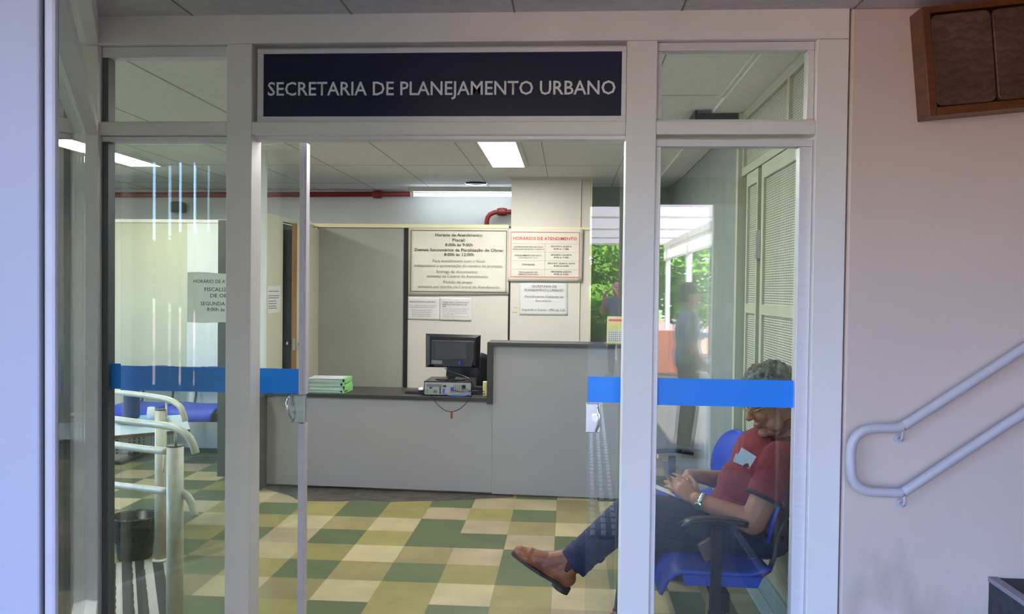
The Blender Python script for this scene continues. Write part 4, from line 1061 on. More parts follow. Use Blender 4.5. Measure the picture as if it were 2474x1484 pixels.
for k in (.10, .95):
    c = FR.lerp(FL, k)+ey*.22
    m = MB(); m.prism([c+ex*.02, c+ex*.02+ey*.09, c-ex*.02+ey*.09, c-ex*.02], (0, 0, .1)); lg = m
    for v in lg.bm.verts: v.co.z = .03 if v.co.z < zt_+.04 else zt_-.023
    lg.build('leg', M['perf'] if 0 else M['desk'], t)
    m = MB(); m.prism([(c+ex*.03-ey*.18).xy.to_3d(), (c-ex*.03-ey*.18).xy.to_3d(), (c-ex*.03+ey*.25).xy.to_3d(), (c+ex*.03+ey*.25).xy.to_3d()], (0, 0, .035)); m.build('foot', M['plastic'], t, bevel=.006)
# tray, bottle, cup
c = Z(345, 1018, zt_+.004)
tag(MB().lathe([(.13, 0), (.155, .012), (.16, .02), (.152, .02), (.128, .006)], (c.x, c.y, zt_+.001), 40).build('tray', M['tray'], smooth=True), 'light blue round tray on the waiting table', 'tray')
c2 = Vector((P(318, 1000, c.y).x, c.y, 0))
t = thing('water_flask', 'dark blue cylindrical flask standing on the light blue tray', 'flask', (c2.x, c2.y, zt_+.022))
MB().lathe([(.045, 0), (.05, .01), (.05, .24), (.045, .26)], (c2.x, c2.y, zt_+.022), 30).build('body', M['bluedeep'], t, smooth=True)
MB().lathe([(.046, 0), (.046, .03), (.03, .04)], (c2.x, c2.y, zt_+.283), 24).build('lid', M['plastic'], t, smooth=True)
c3 = Vector((P(365, 1000, c.y-.0).x, c.y, 0))
tag(MB().lathe([(.028, 0), (.030, .003), (.022, .075), (.019, .075), (.024, .005)], (c3.x, c3.y, zt_+.022), 24).build('plastic_cup', M['cupw'], smooth=True), 'white plastic cup turned upside down on the tray', 'cup')
# litter bin
c = Z(326, 1347, 0)
t = thing('litter_bin', 'black litter bin lined with a wrinkled bag, beside the ramp rails', 'bin', (c.x, c.y, 0))
MB().lathe([(.088, 0), (.092, .005), (.115, .235), (.112, .235), (.088, .01)], (c.x, c.y, 0), 40).build('bucket', M['plastic'], t, smooth=True)
def bagf(u, v):
    a = u*2*math.pi; n = noise.noise(Vector((math.cos(a)*4, math.sin(a)*4, v*3)))
    if v < .55: r = .119-.02*(1-v/.55)*.6+.004*n; z = .10+.145*(v/.55)
    else: r = .119-.03*((v-.55)/.45)+.005*n; z = .245+.006*math.sin(a*7)*(1-(v-.55)/.45)-.16*((v-.55)/.45)
    return Vector((c.x+r*math.cos(a), c.y+r*math.sin(a), z))
MB().grid(bagf, 72, 22).build('bag', M['bin'], t, smooth=True)
# ramp with anti-slip strips
ur = Vector((-.489, .872, 0)).normalized(); vr = Vector((ur.y, -ur.x, 0))
base = Z(281, 1354, 0)
def rp(s_, n_): return Vector((base.x, base.y, 0)) + ur*s_ + vr*n_
def off(px, py=1358): 
    p = Z(px, py, 0)-base; p.z = 0; return p.dot(vr)
o0, o1 = off(240), off(408)
rm = thing('access_ramp', 'pale ramp surface with dark lengthwise strips beside the litter bin', 'ramp', rp(-.7, (o0+o1)/2))
MB().prism([rp(-1.35, o0), rp(-.075, o0), rp(-.075, o1), rp(-1.35, o1)], (0, 0, .006)).build('ramp_plate', M['ramplight'], rm)
for a, b in ((262, 280), (294, 318.5), (325.5, 347.5), (368, 393)):
    A_, B_ = off(a), off(b)
    pts = [rp(-1.34, A_), rp(-.08, A_), rp(-.08, B_)] 
    right = [rp(-.08-(1.26)*k/40, B_+random.uniform(-.0025, .0025)) for k in range(41)]
    MB().prism([v+Z1*.0065 for v in pts[:2]+right], (0, 0, .0015)).build('dark_strip', M['antislip'], rm)
# ramp rails
z2 = P(388, 989, 4.5).z
p2 = Vector((P(388, 1200, 4.5).x, 4.5, 0))
Y1_ = Z(423, 1076, z2).y; p1 = Vector((P(423, 1200, Y1_).x, Y1_, 0))
dir_ = Vector((-.83, .56, 0)).normalized()
def railset(nm, lab, post, r, upper, rod, lower):
    t = thing(nm, lab, 'handrail', post, group='cream tube handrails of the access ramp')
    MB().lathe([(r, .009), (r, z2-.004)], post, 28).build('post', M['rail'], t, smooth=True)
    MB().lathe([(r*1.02, z2-.004), (r*1.02, z2), (r*.7, z2+.001)], post, 28).build('cap', M['plastic2'], t)
    MB().lathe([(r*1.5, .0087), (r*1.5, .013), (r*1.1, .019)], post, 24).build('base_flange', M['rail'], t)
    for u in upper: MB().tube(u, .0165, 14).build('tube', M['rail'], t, smooth=True)
    for u in rod: MB().tube(u, .006, 8).build('bracket', M['rail'], t, smooth=True)
    for u in lower: MB().tube(u, .0165, 14).build('tube', M['rail'], t, smooth=True)
def tl(pts):   # (px,py,y)
    P_ = [P(*p) for p in pts]; out = []
    for i in range(len(P_)-1):
        a = P_[max(i-1, 0)]; b = P_[i]; c = P_[i+1]; d = P_[min(i+2, len(P_)-1)]
        for k in range(5):
            s_ = k/5; out.append(.5*((2*b)+(c-a)*s_+(2*a-5*b+4*c-d)*s_*s_+(3*b-a-3*c+d)*s_**3))
    return out+[P_[-1]]
ya = Y1_
railset('ramp_handrail', 'cream tube handrail on the thick post nearest the glass', p1, .035,
        [tl([(180, 1003, ya+.45), (255, 1011, ya+.33), (340, 1022, ya+.18), (400, 1029, ya+.03), (432, 1038, ya-.03), (455, 1055, ya-.06), (467, 1076, ya-.07), (473, 1096, ya-.07)])],
        [[P(424, 1038, ya), P(424, 1076, ya)]],
        [tl([(190, 1062, ya+.45), (255, 1072, ya+.33), (340, 1084, ya+.15), (406, 1091, ya)]), tl([(190, 1158, ya+.45), (258, 1170, ya+.33), (340, 1180, ya+.15), (406, 1188, ya)]),
         tl([(436, 1188, ya+.01), (452, 1199, ya), (464, 1218, ya-.01), (471, 1249, ya-.02)])])
railset('ramp_handrail', 'cream tube handrail on the farther post behind the litter bin', p2, .031,
        [tl([(190, 938, 5.0), (255, 945, 4.86), (330, 953, 4.7), (385, 961, 4.55), (415, 969, 4.47), (435, 983, 4.43), (443, 1000, 4.42), (448, 1018, 4.42)])],
        [[P(402, 968, 4.5), P(402, 1005, 4.5), P(399, 1014, 4.47)], [P(397, 1092, 4.46), P(396, 1130, 4.46), P(394, 1142, 4.46)]],
        [])
# ================================================================== PORCH SIDE
rpts = [(2560, 788, 2.93), (2474, 842, 2.93), (2330, 935, 2.93), (2196, 1021, 2.93), (2181, 1030, 2.93), (2165, 1034, 2.93), (2118, 1035, 2.93), (2092, 1039, 2.93), (2072, 1051, 2.93), (2060, 1070, 2.93), (2056, 1092, 2.93), (2056, 1130, 2.93), (2059, 1152, 2.93), (2069, 1171, 2.93), (2087, 1184, 2.93), (2110, 1189, 2.93), (2160, 1191, 2.93), (2180, 1190, 2.93), (2196, 1181, 2.93), (2330, 1092, 2.93), (2474, 998, 2.93), (2560, 942, 2.93)]
t = thing('wall_handrail', 'pale painted tube handrail looping back on the wall by the stairs', 'handrail', P(2200, 1190, 2.93))
MB().tube(tl(rpts[:8]+rpts[8:]), .0165, 18).build('tube', M['railout'], t, smooth=True)
for (x, y) in ((2181, 1036), (2186, 1196)):
    a = P(x, y, 2.93); wq = Vector((a.x+.012, YF-.005, a.z-.045))
    br = MB().tube([a, a+Vector((.004, .01, -.03)), a+Vector((.008, .03, -.044)), wq], .0055, 10).build('bracket', M['railout'], t, smooth=True)
    MB().tube([wq, wq+Vector((0, -.004, 0))], .017, 20).build('wall_plate', M['railout'], br)
# stairs
zs1 = P(2391, 1397, YF-.01).z; xs0_ = P(2391, 1397, YF-.01).x
st = thing('staircase', 'dark concrete stairs with pale nosing strips beside the wall', 'staircase', (xs0_, 2.4, 0))
run, rise = .26, zs1/3
for k in range(7):
    x0 = xs0_+(k-2)*run; z1 = rise*(k+1)
    s_ = B(x0, 4.6, 1.35, YF-.006, z1-rise if k else 0, z1).build('step', M['step'], st)
    B(x0-.004, x0+.028, 1.35, YF-.0065, z1-.012, z1+.004).build('nosing', M['nosing'], s_)
# wooden box
yb0 = 2.895
TLc, BLc = P(2226, 17, yb0), P(2246, 281, yb0)
dn_ = (BLc-TLc); dn_.y = 0; hb = dn_.length; dn_.normalize(); rt = Vector((-dn_.z, 0, dn_.x)); 
if rt.x < 0: rt = -rt
t = thing('wooden_wall_box', 'crooked brown wooden wall box with two rounded mottled panels', 'wall box', TLc+dn_*hb)
wb = .46; fw = .028; yw_ = YF-.005
def bp_(a, b, y): v = TLc+rt*a+dn_*b; v.y = y; return v
def slab_(a0, a1, b0, b1, y0, y1): return MB().prism([bp_(a0, b0, y0), bp_(a1, b0, y0), bp_(a1, b1, y0), bp_(a0, b1, y0)], (0, y1-y0, 0))
m = slab_(0, fw, 0, hb, yb0, yw_).build('side_rail', M['wood'], t, bevel=.003)
slab_(wb-fw, wb, 0, hb, yb0, yw_).build('side_rail', M['wood'], t, bevel=.003)
slab_(fw, wb-fw, 0, fw*.8, yb0+.0005, yw_).build('top_rail', M['wood'], t, bevel=.002)
slab_(fw, wb-fw, hb-fw, hb, yb0+.0005, yw_).build('bottom_rail', M['wood'], t, bevel=.002)
slab_(fw, wb-fw, fw*.8, hb-fw, yb0+.04, yb0+.045).build('backing', M['black'], t)
pw = (wb-2*fw-.012)/2
for k in range(2):
    a0_ = fw+.004+k*(pw+.004); a1_ = a0_+pw; b0_, b1_ = fw*.8+.004, hb-fw-.004; rr_ = .022; pl = []
    for (cx_, cy_, s0) in ((a1_-rr_, b0_+rr_, -90), (a1_-rr_, b1_-rr_, 0), (a0_+rr_, b1_-rr_, 90), (a0_+rr_, b0_+rr_, 180)):
        for j in range(7):
            an = math.radians(s0+15*j); pl.append(bp_(cx_+rr_*math.cos(an), cy_+rr_*math.sin(an), yb0+.012))
    MB().prism(pl, (0, .02, 0)).build('rounded_panel', M['boxfab'], t, bevel=.004)
# ================================================================== PEOPLE
def frame3(fwd, up):
    f = Vector(fwd).normalized(); u = (Vector(up)-f*Vector(up).dot(f)).normalized(); r = f.cross(u)   # f forward, u up, r = person's right
    return f, r, u
def head_shapes(m, c, fwd, up, k=1.0, face=True):
    f, r, u = frame3(fwd, up); M3 = Matrix((f, r, u)).transposed()
    def q(a, b, h): return Vector(c)+(f*a+r*b+u*h)*k
    m.ell(q(-.014, 0, .030), (.098*k, .077*k, .092*k), M3, 24, 16)      # cranium
    m.ell(q(.028, 0, -.035), (.062*k, .062*k, .080*k), M3, 20, 14)      # face
    m.ell(q(.020, 0, -.075), (.058*k, .052*k, .040*k), M3)              # jaw
    if face:
        m.ell(q(.074, 0, -.105), (.024*k, .026*k, .020*k), M3)          # chin
        m.ell(q(.030, 0, -.108), (.045*k, .045*k, .026*k), M3)          # double chin
        for s in (-1, 1):
            m.ell(q(.062, s*.034, -.035), (.026*k, .024*k, .026*k), M3)     # cheek
            m.ell(q(.035, s*.046, -.078), (.034*k, .02*k, .03*k), M3)    # jowl
            m.ell(q(.078, s*.028, .020), (.014*k, .026*k, .010*k), M3)      # brow
            m.ell(q(-.012, s*.078, -.012), (.020*k, .008*k, .033*k), M3)    # ear
            m.ell(q(-.004, s*.077, -.038), (.009*k, .006*k, .010*k), M3)    # lobe
        m.cap(q(.080, 0, .012), .009*k, q(.108, 0, -.028), .013*k)      # nose bridge to tip
        for s in (-1, 1): m.ell(q(.099, s*.011, -.032), (.010*k, .009*k, .008*k), M3)
        m.ell(q(.090, 0, -.062), (.011*k, .024*k, .0065*k), M3)         # upper lip
        m.ell(q(.087, 0, -.074), (.011*k, .021*k, .007*k), M3)          # lower lip
    return q
def hand_shapes(m, wrist, d, n, thumb, curl=(.35, .5, .5), spread=.06, k=1.0, tcurl=.4):
    """d: direction of the palm, n: back of hand normal, thumb: unit vector towards the thumb side"""
    d = Vector(d).normalized(); n = (Vector(n)-d*Vector(n).dot(d)).normalized(); s = d.cross(n)
    if s.dot(Vector(thumb)) < 0: s = -s
    w = Vector(wrist); M3 = Matrix((d, s, n)).transposed(); tips = []
    m.ell(w+d*.045*k, (.052*k, .040*k, .016*k), M3); m.ell(w+d*.066*k, (.030*k, .041*k, .014*k), M3)
    m.ell(w+d*.03*k+s*.022*k-n*.006*k, (.034*k, .018*k, .015*k), M3)
    for i, (off, L) in enumerate(((.030, .074), (.010, .082), (-.010, .076), (-.028, .060))):
        p = w+d*(.086-.004*abs(i-1))*k+s*off*k; a = 0; dirv = (d+s*spread*(1.5-i)).normalized(); seg = (.45, .31, .24); r0 = .0088*k
        m.cap(w+d*.05*k+s*off*.8*k, .010*k, p, r0*1.05)
        for j in range(3):
            a += curl[j]*(1+.08*i); dd_ = dirv*math.cos(a)-n*math.sin(a); e = p+dd_*L*seg[j]*k
            m.cap(p, r0*(1-.08*j), e, r0*(.92-.1*j)); p = e
        tips.append(p)
    p = w+d*.022*k+s*.030*k-n*.006*k; dv = (d*.75+s*.62-n*tcurl).normalized()
    for L, r_ in ((.042, .0125), (.032, .0105), (.024, .0095)):
        e = p+dv*L*k; m.cap(p, r_*k, e, r_*.9*k); p = e; dv = (dv+d*.25-n*.12-s*.1).normalized()
    return tips
# ---------------- seated man (faces -X, near side is his left)
HC = P(1868, 968, 3.46)
hf, hu = Vector((-.90, -.18, -.40)), Vector((-.40, -.02, .91))
neck = P(1893, 1045, 3.50); chest = P(1848, 1125, 3.53); belly = P(1812, 1232, 3.54); pel = P(1830, 1290, 3.56)
shN, shF = P(1896, 1110, 3.345), P(1868, 1080, 3.74)
elN = P(1826, 1262, 3.30); wrN = P(1690, 1208, 3.40)
elF = P(1775, 1165, 3.84); wrF = P(1672, 1148, 3.66)
hipN, hipF = P(1815, 1292, 3.45), P(1810, 1290, 3.66)
knN, anN = P(1540, 1232, 3.44), P(1383, 1368, 3.42)
knF, anF = P(1556, 1296, 3.64), Vector((P(1530, 1400, 3.64).x, 3.64, .11))
anF.x = P(1524, 1484, 3.64).x
m = MB()
q = head_shapes(m, HC, hf, hu, 1.04)
m.cap(q(-.03, 0, -.04), .060, neck, .066)
m.ell(chest, (.115, .165, .13)); m.ell(belly, (.14, .16, .12)); m.ell(pel, (.14, .165, .10)); m.cap(neck-Z1*.01, .06, chest, .10)
for a, b, r0, r1 in ((shN, elN, .060, .050), (elN, wrN, .050, .029), (shF, elF, .050, .042), (elF, wrF, .043, .027), (hipN, knN, .078, .055), (knN, anN, .055, .038), (hipF, knF, .078, .055), (knF, anF, .055, .038)):
    m.cap(a, r0, b, r1)
m.cap(elN+(wrN-elN)*.12, .046, elN+(wrN-elN)*.5, .038); m.cap(elF+(wrF-elF)*.12, .046, elF+(wrF-elF)*.5, .038)
m.cap(anN, .034, anN+Vector((-.03, 0, -.03)), .03); m.cap(anF, .034, anF+Vector((-.05, 0, -.03)), .03)
# hands: the near one reaches up to the phone, the far one rests below with papers
tip = P(1606, 1128, 3.50)
tN = hand_shapes(m, wrN, (P(1632, 1160, 3.47)-wrN), Vector((.25, -.75, .35)), Vector((-.2, .1, 1)), (.18, .25, .2), .05, 1.06, .25)
tF = hand_shapes(m, wrF, (P(1606, 1190, 3.60)-wrF), Vector((-.3, .2, .8)), Vector((-.1, -1, .1)), (.35, .5, .4), .05, 1.04, .4)
man = m.build('person', M['skin'], remesh=.0045, sm=3)
tag(man, 'seated grey-haired person in maroon shirt and jeans with crossed legs, looking at a phone', 'person')
# eyes
for s in (-1, 1):
    f_, r_, u_ = frame3(hf, hu)
    e = q(.076, s*.030, .001); 
    MB().ell(e, (.0115, .0115, .0115)).build('eye', mat('eye_white', 'cfc8bf', .2), man, smooth=True)
    MB().ell(e+f_*.008-u_*.004, (.005, .005, .005)).build('eye', M['plastic'], man, smooth=True)
    MB().ell(e+u_*.003, (.0125, .0125, .0118)).build('eyelid', M['skin'], man, smooth=True)
# hair: cap of curls
m = MB(); rr = random.Random(3); M3 = Matrix(frame3(hf, hu)).transposed()
m.ell(q(-.026, 0, .046), (.094, .081, .085), M3, 24, 16)
for _ in range(520):
    th_ = rr.uniform(0, 2*math.pi); ph = math.acos(rr.uniform(-.35, 1))
    a, b, h = math.sin(ph)*math.cos(th_), math.sin(ph)*math.sin(th_), math.cos(ph)
    if a > .45 and h < .62: continue
    if h < .05 and a > -.15: continue
    if h < -.2 and a > -.35: continue
    rd = rr.uniform(.95, 1.08)
    c = q(-.018+.104*a*rd, .084*b*rd, .040+.100*h*rd); m.ell(c, (rr.uniform(.009, .016),)*3, None, 7, 5)
for _ in range(90):
    th_ = rr.uniform(math.pi*.62, math.pi*1.38); h = rr.uniform(-.07, .04)
    m.ell(q(-.020+.092*math.cos(th_), .080*math.sin(th_), h), (rr.uniform(.008, .013),)*3, None, 7, 5)
m.build('hair', M['hair'], man, remesh=.005, sm=1)
# glasses
f_, r_, u_ = frame3(hf, hu)
def ringp(c, a, b, n=20): return [c + r_*a*math.cos(2*math.pi*k/n) + u_*b*math.sin(2*math.pi*k/n) for k in range(n+1)]
m = MB()
for s in (-1, 1):
    m.tube(ringp(q(.098, s*.033, .005), .022, .014), .0009, 6, False)
    m.tube([q(.098, s*.057, .003), q(.05, s*.078, .004), q(-.008, s*.083, .004), q(-.03, s*.082, -.012)], .0014, 6)
m.tube([q(.099, -.010, 0), q(.104, 0, .003), q(.099, .010, 0)], .0013, 6)
gl = m.build('glasses', M['gold'], man, smooth=True)
for s in (-1, 1): MB().prism(ringp(q(.098, s*.033, .005), .021, .013)[:-1], f_*.0008).build('lens', M['lens'], gl)
# shirt
m = MB(); dS = (elN-shN)
m.ell(chest+Vector((.0, 0, .01)), (.124, .185, .150)); m.ell(belly, (.165, .185, .135)); m.ell((chest+belly)/2, (.155, .185, .14)); m.ell(pel+Vector((.0, 0, .05)), (.143, .18, .085))
m.cap(neck+Vector((.01, 0, -.035)), .072, chest, .12); m.cap(shN.lerp(shF, .1), .068, shN.lerp(shF, .9), .068)
eN = shN.lerp(elN, .40); eF = shF.lerp(elF, .60)
m.cap(shN, .076, eN, .072); m.cap(shF, .07, eF, .064)
m.cap(shN.lerp(chest, .4), .085, belly.lerp(shN, .3), .09)
sh = m.build('shirt', M['shirt'], man, remesh=.007, sm=3)
# sleeve hems (dark bands) and open sleeve ends
for a, b, e, r_s in ((shN, elN, eN, .074), (shF, elF, eF, .066)):
    dv = (b-a).normalized(); m = MB()
    s1 = e+dv*.045; m.tube([e+dv*.01, e+dv*.05, e+dv*.062], [r_s, r_s*.98, r_s*.97], 24); m.build('sleeve_end', M['shirt'], sh, smooth=True)
    m = MB(); m.tube([e+dv*.052, e+dv*.066, e+dv*.067], [r_s*.995, r_s*.995, r_s*.7], 24); m.build('sleeve_band', M['shirttrim'], sh, smooth=True)
# collar and placket
m = MB(); cu = Vector((-.5, -.05, .86)).normalized(); cx = Vector((.86, 0, .5)).normalized(); cy = Y1
def colr(u, v):
    a = -2.55+5.1*u; rr_ = .076+.020*v
    p = neck+Vector((-.010, 0, .060)) + cx*rr_*math.cos(a)*1.0 + cy*rr_*math.sin(a)*1.02 + cu*(.016-.040*v) - cu*.03*(abs(a)/2.55)**2
    return p
MB().grid(colr, 40, 4).build('collar', M['shirt'], sh, solid=.005, smooth=True)
MB().tube([colr(k/40, 1)+cu*.0 for k in range(41)], .0022, 6).build('collar_trim', M['shirttrim'], sh, smooth=True)
# polo opening under the chin
pk0 = P(1815, 1062, 3.42); 
# papers in the chest pocket
def flat(pts, y): return [P(a, b, y) for a, b in pts]
py = 3.355
t = thing('folded_paper', 'two folded white papers sticking out of the maroon shirt pocket', 'paper', P(1806, 1130, py))
MB().prism(flat([(1800, 1082), (1835, 1104), (1817, 1134), (1786, 1112)], py), (0, .004, 0)).build('back_sheet', mat('paper_cool', 'dfe6f2', .7), t)
MB().prism(flat([(1785, 1096), (1816, 1108), (1806, 1127), (1779, 1116)], py-.006), (0, .004, 0)).build('front_sheet', mat('paper_cool2', 'd6dfee', .7), t)
MB().prism(flat([(1806, 1122), (1815, 1120), (1818, 1131), (1800, 1129)], py-.008), (0, .004, 0)).build('brown_slip', M['leather'], t)
# watch
wd = (elN-wrN).normalized(); wc = wrN+wd*.022
m = MB(); fr3 = frame3(wd, Vector((0, -1, 0)))
def wr(a, rad=.0335, off=0): return wc+wd*off+(fr3[2]*math.cos(a)+fr3[1]*math.sin(a))*rad
def wband(u, v): return wr(u*2*math.pi, .0345+.001*math.cos(u*2*math.pi*22), -.009+.018*v)
wt = MB().grid(wband, 88, 2).build('wristwatch', M['steel'], man, solid=.003, smooth=True)
wa = Vector((-.2, -1, -.35)).normalized(); wa = (wa-wd*wa.dot(wd)).normalized()
MB().tube([wc+wa*.030, wc+wa*.042, wc+wa*.044], [.019, .019, .015], 24).build('case', M['chrome'], wt)
MB().tube([wc+wa*.0442, wc+wa*.0447], .014, 24).build('dial', mat('dial', '2f5f58', .3), wt)
# jeans
m = MB(); m.ell(pel+Vector((0, 0, -.0)), (.145, .185, .09)); m.ell(pel+Vector((.03, 0, -.005)), (.12, .18, .085))
for h, k_, a, r0, r1, r2 in ((hipN, knN, anN, .094, .080, .064), (hipF, knF, anF, .094, .078, .070)):
    m.cap(h, r0, k_, r1); m.cap(k_, r1, a.lerp(k_, .15), r2)
rf = random.Random(5)
for (A_, B_, ra, rb) in ((knN, anN, .080, .066), (knN, hipN, .082, .092), (knF, anF, .078, .068)):
    dd2 = (B_-A_).normalized()
    for k in range(9):
        u_k = rf.uniform(.02, .95)**.8; c_ = A_.lerp(B_, u_k); f3 = frame3(dd2, Y1+Z1*rf.uniform(-.5, .5)); a0f = rf.uniform(0, 6.28); r_ = ra+(rb-ra)*u_k
        m.tube([c_+dd2*(.012*math.sin(x*.5+k))+(f3[1]*math.cos(a0f+x*.14)+f3[2]*math.sin(a0f+x*.14))*(r_-.002) for x in range(14)], [.002+.005*math.sin(math.pi*x/13) for x in range(14)], 8)
jn = m.build('jeans', M['denim'], man, remesh=.006, sm=2)
cr = (anN-knN).normalized(); ce = anN.lerp(knN, .16)
def cuff(u, v):
    a = u*2*math.pi; f3 = frame3(cr, Y1); rd = .065+.0022*math.sin(a*5+v*4)+.0015*math.sin(v*9+a)
    return ce + cr*(-.02+.06*v) + (f3[1]*math.cos(a)+f3[2]*math.sin(a))*rd
MB().grid(cuff, 40, 8).build('cuff', M['denim'], jn, solid=.004, smooth=True)
# belt with leather pouch
m = MB()
b0_ = pel+Vector((.01, 0, .035))
def beltf(u, v):
    a = u*2*math.pi; bx = Vector((.93, 0, -.36)); bz = Vector((.36, 0, .93)); return b0_+bx*.152*math.cos(a)+Y1*.193*math.sin(a)+bz*(-.018+.036*v)
bt = MB().grid(beltf, 60, 2).build('belt', M['belt'], man, solid=.005, smooth=True)
MB().prism([P(a, b, 3.345) for a, b in ((1691, 1317), (1725, 1298), (1751, 1342), (1712, 1362))], (0, .03, 0)).build('pouch', mat('pouch_leather', '6b4f46', .4, var=.12, vs=20), bt, bevel=.008)
# boots
def boot(heel, fdir, up, k=1.0):
    f, r, u = frame3(fdir, up)
    def b(a, s, h): return heel+(f*a+r*s+u*h)*k
    m = MB(); B3 = Matrix((f, r, u)).transposed()
    m.ell(b(.045, 0, .034), (.048, .036, .042), B3); m.cap(b(.05, 0, .042), .040, b(.14, 0, .036), .038)
    m.cap(b(.14, 0, .036), .039, b(.215, .004, .028), .034); m.cap(b(.20, .004, .026), .036, b(.262, .0, .020), .025)
    m.ell(b(.225, 0, .018), (.060, .045, .024), B3); m.ell(b(.12, 0, .014), (.10, .034, .02), B3)
    m.cap(b(.055, 0, .06), .043, b(.050, 0, .165), .043); m.cap(b(.09, 0, .055), .040, b(.06, 0, .12), .042); m.cap(b(.14, 0, .045), .040, b(.08, 0, .10), .040); m.cap(b(.19, 0, .03), .038, b(.12, 0, .06), .036)
    bo = m.build('boot', M['leather'], man, remesh=.004, sm=3)
    pts = []
    for i in range(32):
        a = 2*math.pi*i/32; cx = math.cos(a); sy = math.sin(a); x = .143+.150*cx; wdt = .034+.012*max(0, math.sin((x-.02)/.27*math.pi))*(1 if x > .12 else .5)
        pts.append(b(.143+.146*cx, wdt*sy*(abs(sy)**-.3 if abs(sy) > .01 else 1), .005))
    def lift(p): return p
    MB().prism(pts, -u*.013*k).build('sole', M['sole'], bo, bevel=.002)
    hp = []
    for i in range(20):
        a = 2*math.pi*i/20; hp.append(b(.036+.040*math.cos(a), .034*math.sin(a), -.007))
    MB().prism(hp, -u*.018*k).build('heel', M['sole'], bo)
    # elastic gusset on the outer side
    for s in (-1, 1):
        def gus(U, V):
            hh_ = .065+.075*V; w_ = .008+.030*V; return b(.062-.004*V+(U-.5)*w_*1.5, s*(.0425+.004*V+.002*math.sin(U*3.14)), hh_)
        MB().grid(gus, 6, 8).build('elastic', M['elastic'], bo, solid=.003, smooth=True)
    MB().prism([b(.006, -.006, .11), b(.006, .006, .11), b(.0, .006, .155), b(.0, -.006, .155)], f*-.004).build('pull_tab', M['leather'], bo)
    return bo
hl = P(1384, 1424, 3.42); tl_ = P(1252, 1340, 3.42)
fd = (tl_-hl).normalized(); upb = (anN-hl); 
boot(hl-(Vector((-fd.z, 0, fd.x)) if fd.x > 0 else Vector((fd.z, 0, -fd.x)))*.0, fd, Vector((.3, 0, 1)), .98)
boot(Vector((anF.x+.05, anF.y, .031)), Vector((-1, -.1, 0)), Z1, .98)
# phone in the near hand, paper in the far hand
pc = P(1613, 1140, 3.50)
t = thing('mobile_phone', 'gold mobile phone held up in the hand of the seated person', 'phone', pc)
pu = Vector((-.42, 0, .78)).normalized(); pn = Vector((.86, -.10, .46)); pn = (pn-pu*pn.dot(pu)).normalized(); ps = pu.cross(pn)
MB().prism([pc+pu*a+ps*b for a, b in ((-.072, -.036), (.072, -.036), (.072, .036), (-.072, .036))], pn*.008).build('body', M['gold'], t, bevel=.003)
MB().prism([pc+pn*.0082+pu*a+ps*b for a, b in ((-.064, -.032), (.064, -.032), (.064, .032), (-.064, .032))], pn*.0005).build('screen', M['plastic'], t)
pc = P(1606, 1186, 3.56)
t = thing('folded_paper', 'folded pale sheet of paper resting in the lower hand of the seated person', 'paper', pc)
MB().prism([pc+Vector((.055, -.03, -.02)), pc+Vector((-.045, -.05, .022)), pc+Vector((-.05, .04, .024)), pc+Vector((.05, .06, -.018))], (0, 0, .003)).build('sheet', mat('paper_cool3', 'cfdde6', .7), t)
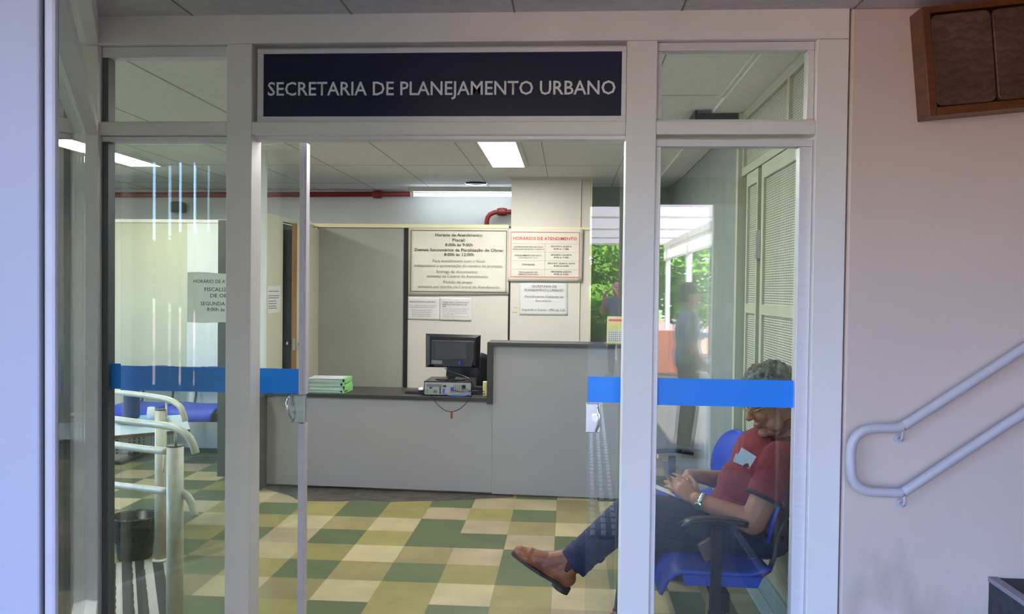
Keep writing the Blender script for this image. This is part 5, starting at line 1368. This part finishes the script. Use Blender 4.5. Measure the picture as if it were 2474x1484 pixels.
# ---------------- standing people behind the camera, mirrored in the glass
def stander(name, x, y, h, face, clothes, legs, lab, cap=None, arm_up=False, bag=False):
    k = h/1.72; F = Vector(face).normalized(); Rr = F.cross(Z1)
    def w(a, s, z): return Vector((x, y, 0))+F*a*k+Rr*s*k+Z1*z*k
    m = MB(); qh = head_shapes(m, w(.02, 0, 1.59), F, Z1, .98*k)
    m.cap(w(0, 0, 1.5), .055*k, w(0, 0, 1.42), .06*k); m.ell(w(0, 0, 1.25), (.12*k, .165*k, .20*k), Matrix((F, Rr, Z1)).transposed()); m.ell(w(0, 0, 1.0), (.115*k, .155*k, .17*k), Matrix((F, Rr, Z1)).transposed())
    arms = []
    for s in (-1, 1):
        shd = w(0, s*.185, 1.38)
        if arm_up and s == 1: el, wr_ = w(.16, s*.25, 1.18), w(.27, s*.12, 1.50)
        elif arm_up: el, wr_ = w(.14, s*.24, 1.16), w(.27, s*.10, 1.46)
        else: el, wr_ = w(-.03, s*.26, 1.10), w(.12, s*.20, .93)
        m.cap(shd, .046*k, el, .038*k); m.cap(el, .039*k, wr_, .025*k); arms.append((shd, el, wr_))
        hand_shapes(m, wr_, (wr_-el) if arm_up else Vector((.6*F.x, .6*F.y, -.7)), Rr*s, F if not arm_up else Z1, (.5, .6, .5), .05, k)
        hp_, kn_, an_ = w(0, s*.085, .92), w(.02, s*.10, .50), w(-.02, s*.11, .09)
        m.cap(hp_, .08*k, kn_, .055*k); m.cap(kn_, .055*k, an_, .036*k)
    o = m.build('person', M['peach'], remesh=.010*k, sm=2); tag(o, lab, 'person')
    m = MB(); m.cap(w(0, 0, 1.40), .075*k, w(0, 0, 1.28), .12*k); m.ell(w(0, 0, 1.24), (.135*k, .185*k, .215*k), Matrix((F, Rr, Z1)).transposed()); m.ell(w(0, 0, 1.0), (.135*k, .175*k, .19*k), Matrix((F, Rr, Z1)).transposed())
    m.cap(w(0, -.17, 1.385), .06*k, w(0, .17, 1.385), .06*k)
    for shd, el, wr_ in arms: m.cap(shd, .06*k, shd.lerp(el, .75), .052*k)
    m.build('shirt', clothes, o, remesh=.014*k, sm=3)
    m = MB(); m.ell(w(0, 0, .93), (.125*k, .165*k, .12*k), Matrix((F, Rr, Z1)).transposed())
    for s in (-1, 1): m.cap(w(0, s*.085, .90), .092*k, w(.02, s*.10, .50), .07*k); m.cap(w(.02, s*.10, .50), .07*k, w(-.02, s*.11, .12), .058*k)
    m.build('trousers', legs, o, remesh=.014*k, sm=2)
    for s in (-1, 1):
        m = MB(); m.cap(w(-.05, s*.11, .045), .040*k, w(.15, s*.12, .032), .032*k); m.cap(w(-.03, s*.11, .06), .042*k, w(-.02, s*.11, .10), .042*k); m.build('shoe', M['plastic2'], o, remesh=.01, sm=2)
    m = MB(); m.ell(qh(-.026, 0, .045), (.09*k, .08*k, .088*k)); m.ell(qh(-.05, 0, 0), (.06*k, .07*k, .07*k)); m.build('hair', M['capdark'], o, smooth=True)
    if cap:
        m = MB(); m.ell(qh(-.012, 0, .062), (.104*k, .09*k, .078*k), Matrix((F, Rr, Z1)).transposed()); cpo = m.build('cap', cap, o, smooth=True)
        MB().ell(qh(.115, 0, .035), (.075*k, .065*k, .009*k), Matrix((F, Rr, Z1)).transposed()).build('brim', cap, cpo, smooth=True)
    return o
pr = P(1668, 700, 2*3.055+1.7)
stander('person', pr.x, -1.75, 1.63, (.95, -.1, 0), M['clothgrey'], M['capdark'], 'standing person in a dark cap and grey shirt, mirrored in the sidelight glass', cap=M['capdark'])
pr = P(1492, 700, 2*3.16+8.6)
stander('person', pr.x, -8.6, 1.72, (-.5, .86, 0), M['clothgrey'], M['denim'], 'distant person raising both hands under the canopy, mirrored in the door leaf', arm_up=True)
for o_ in [man]+[o for o in sc.objects if o.parent is None and o.name.startswith(('mobile_phone', 'folded_paper'))]:
    o_.location.x -= .012
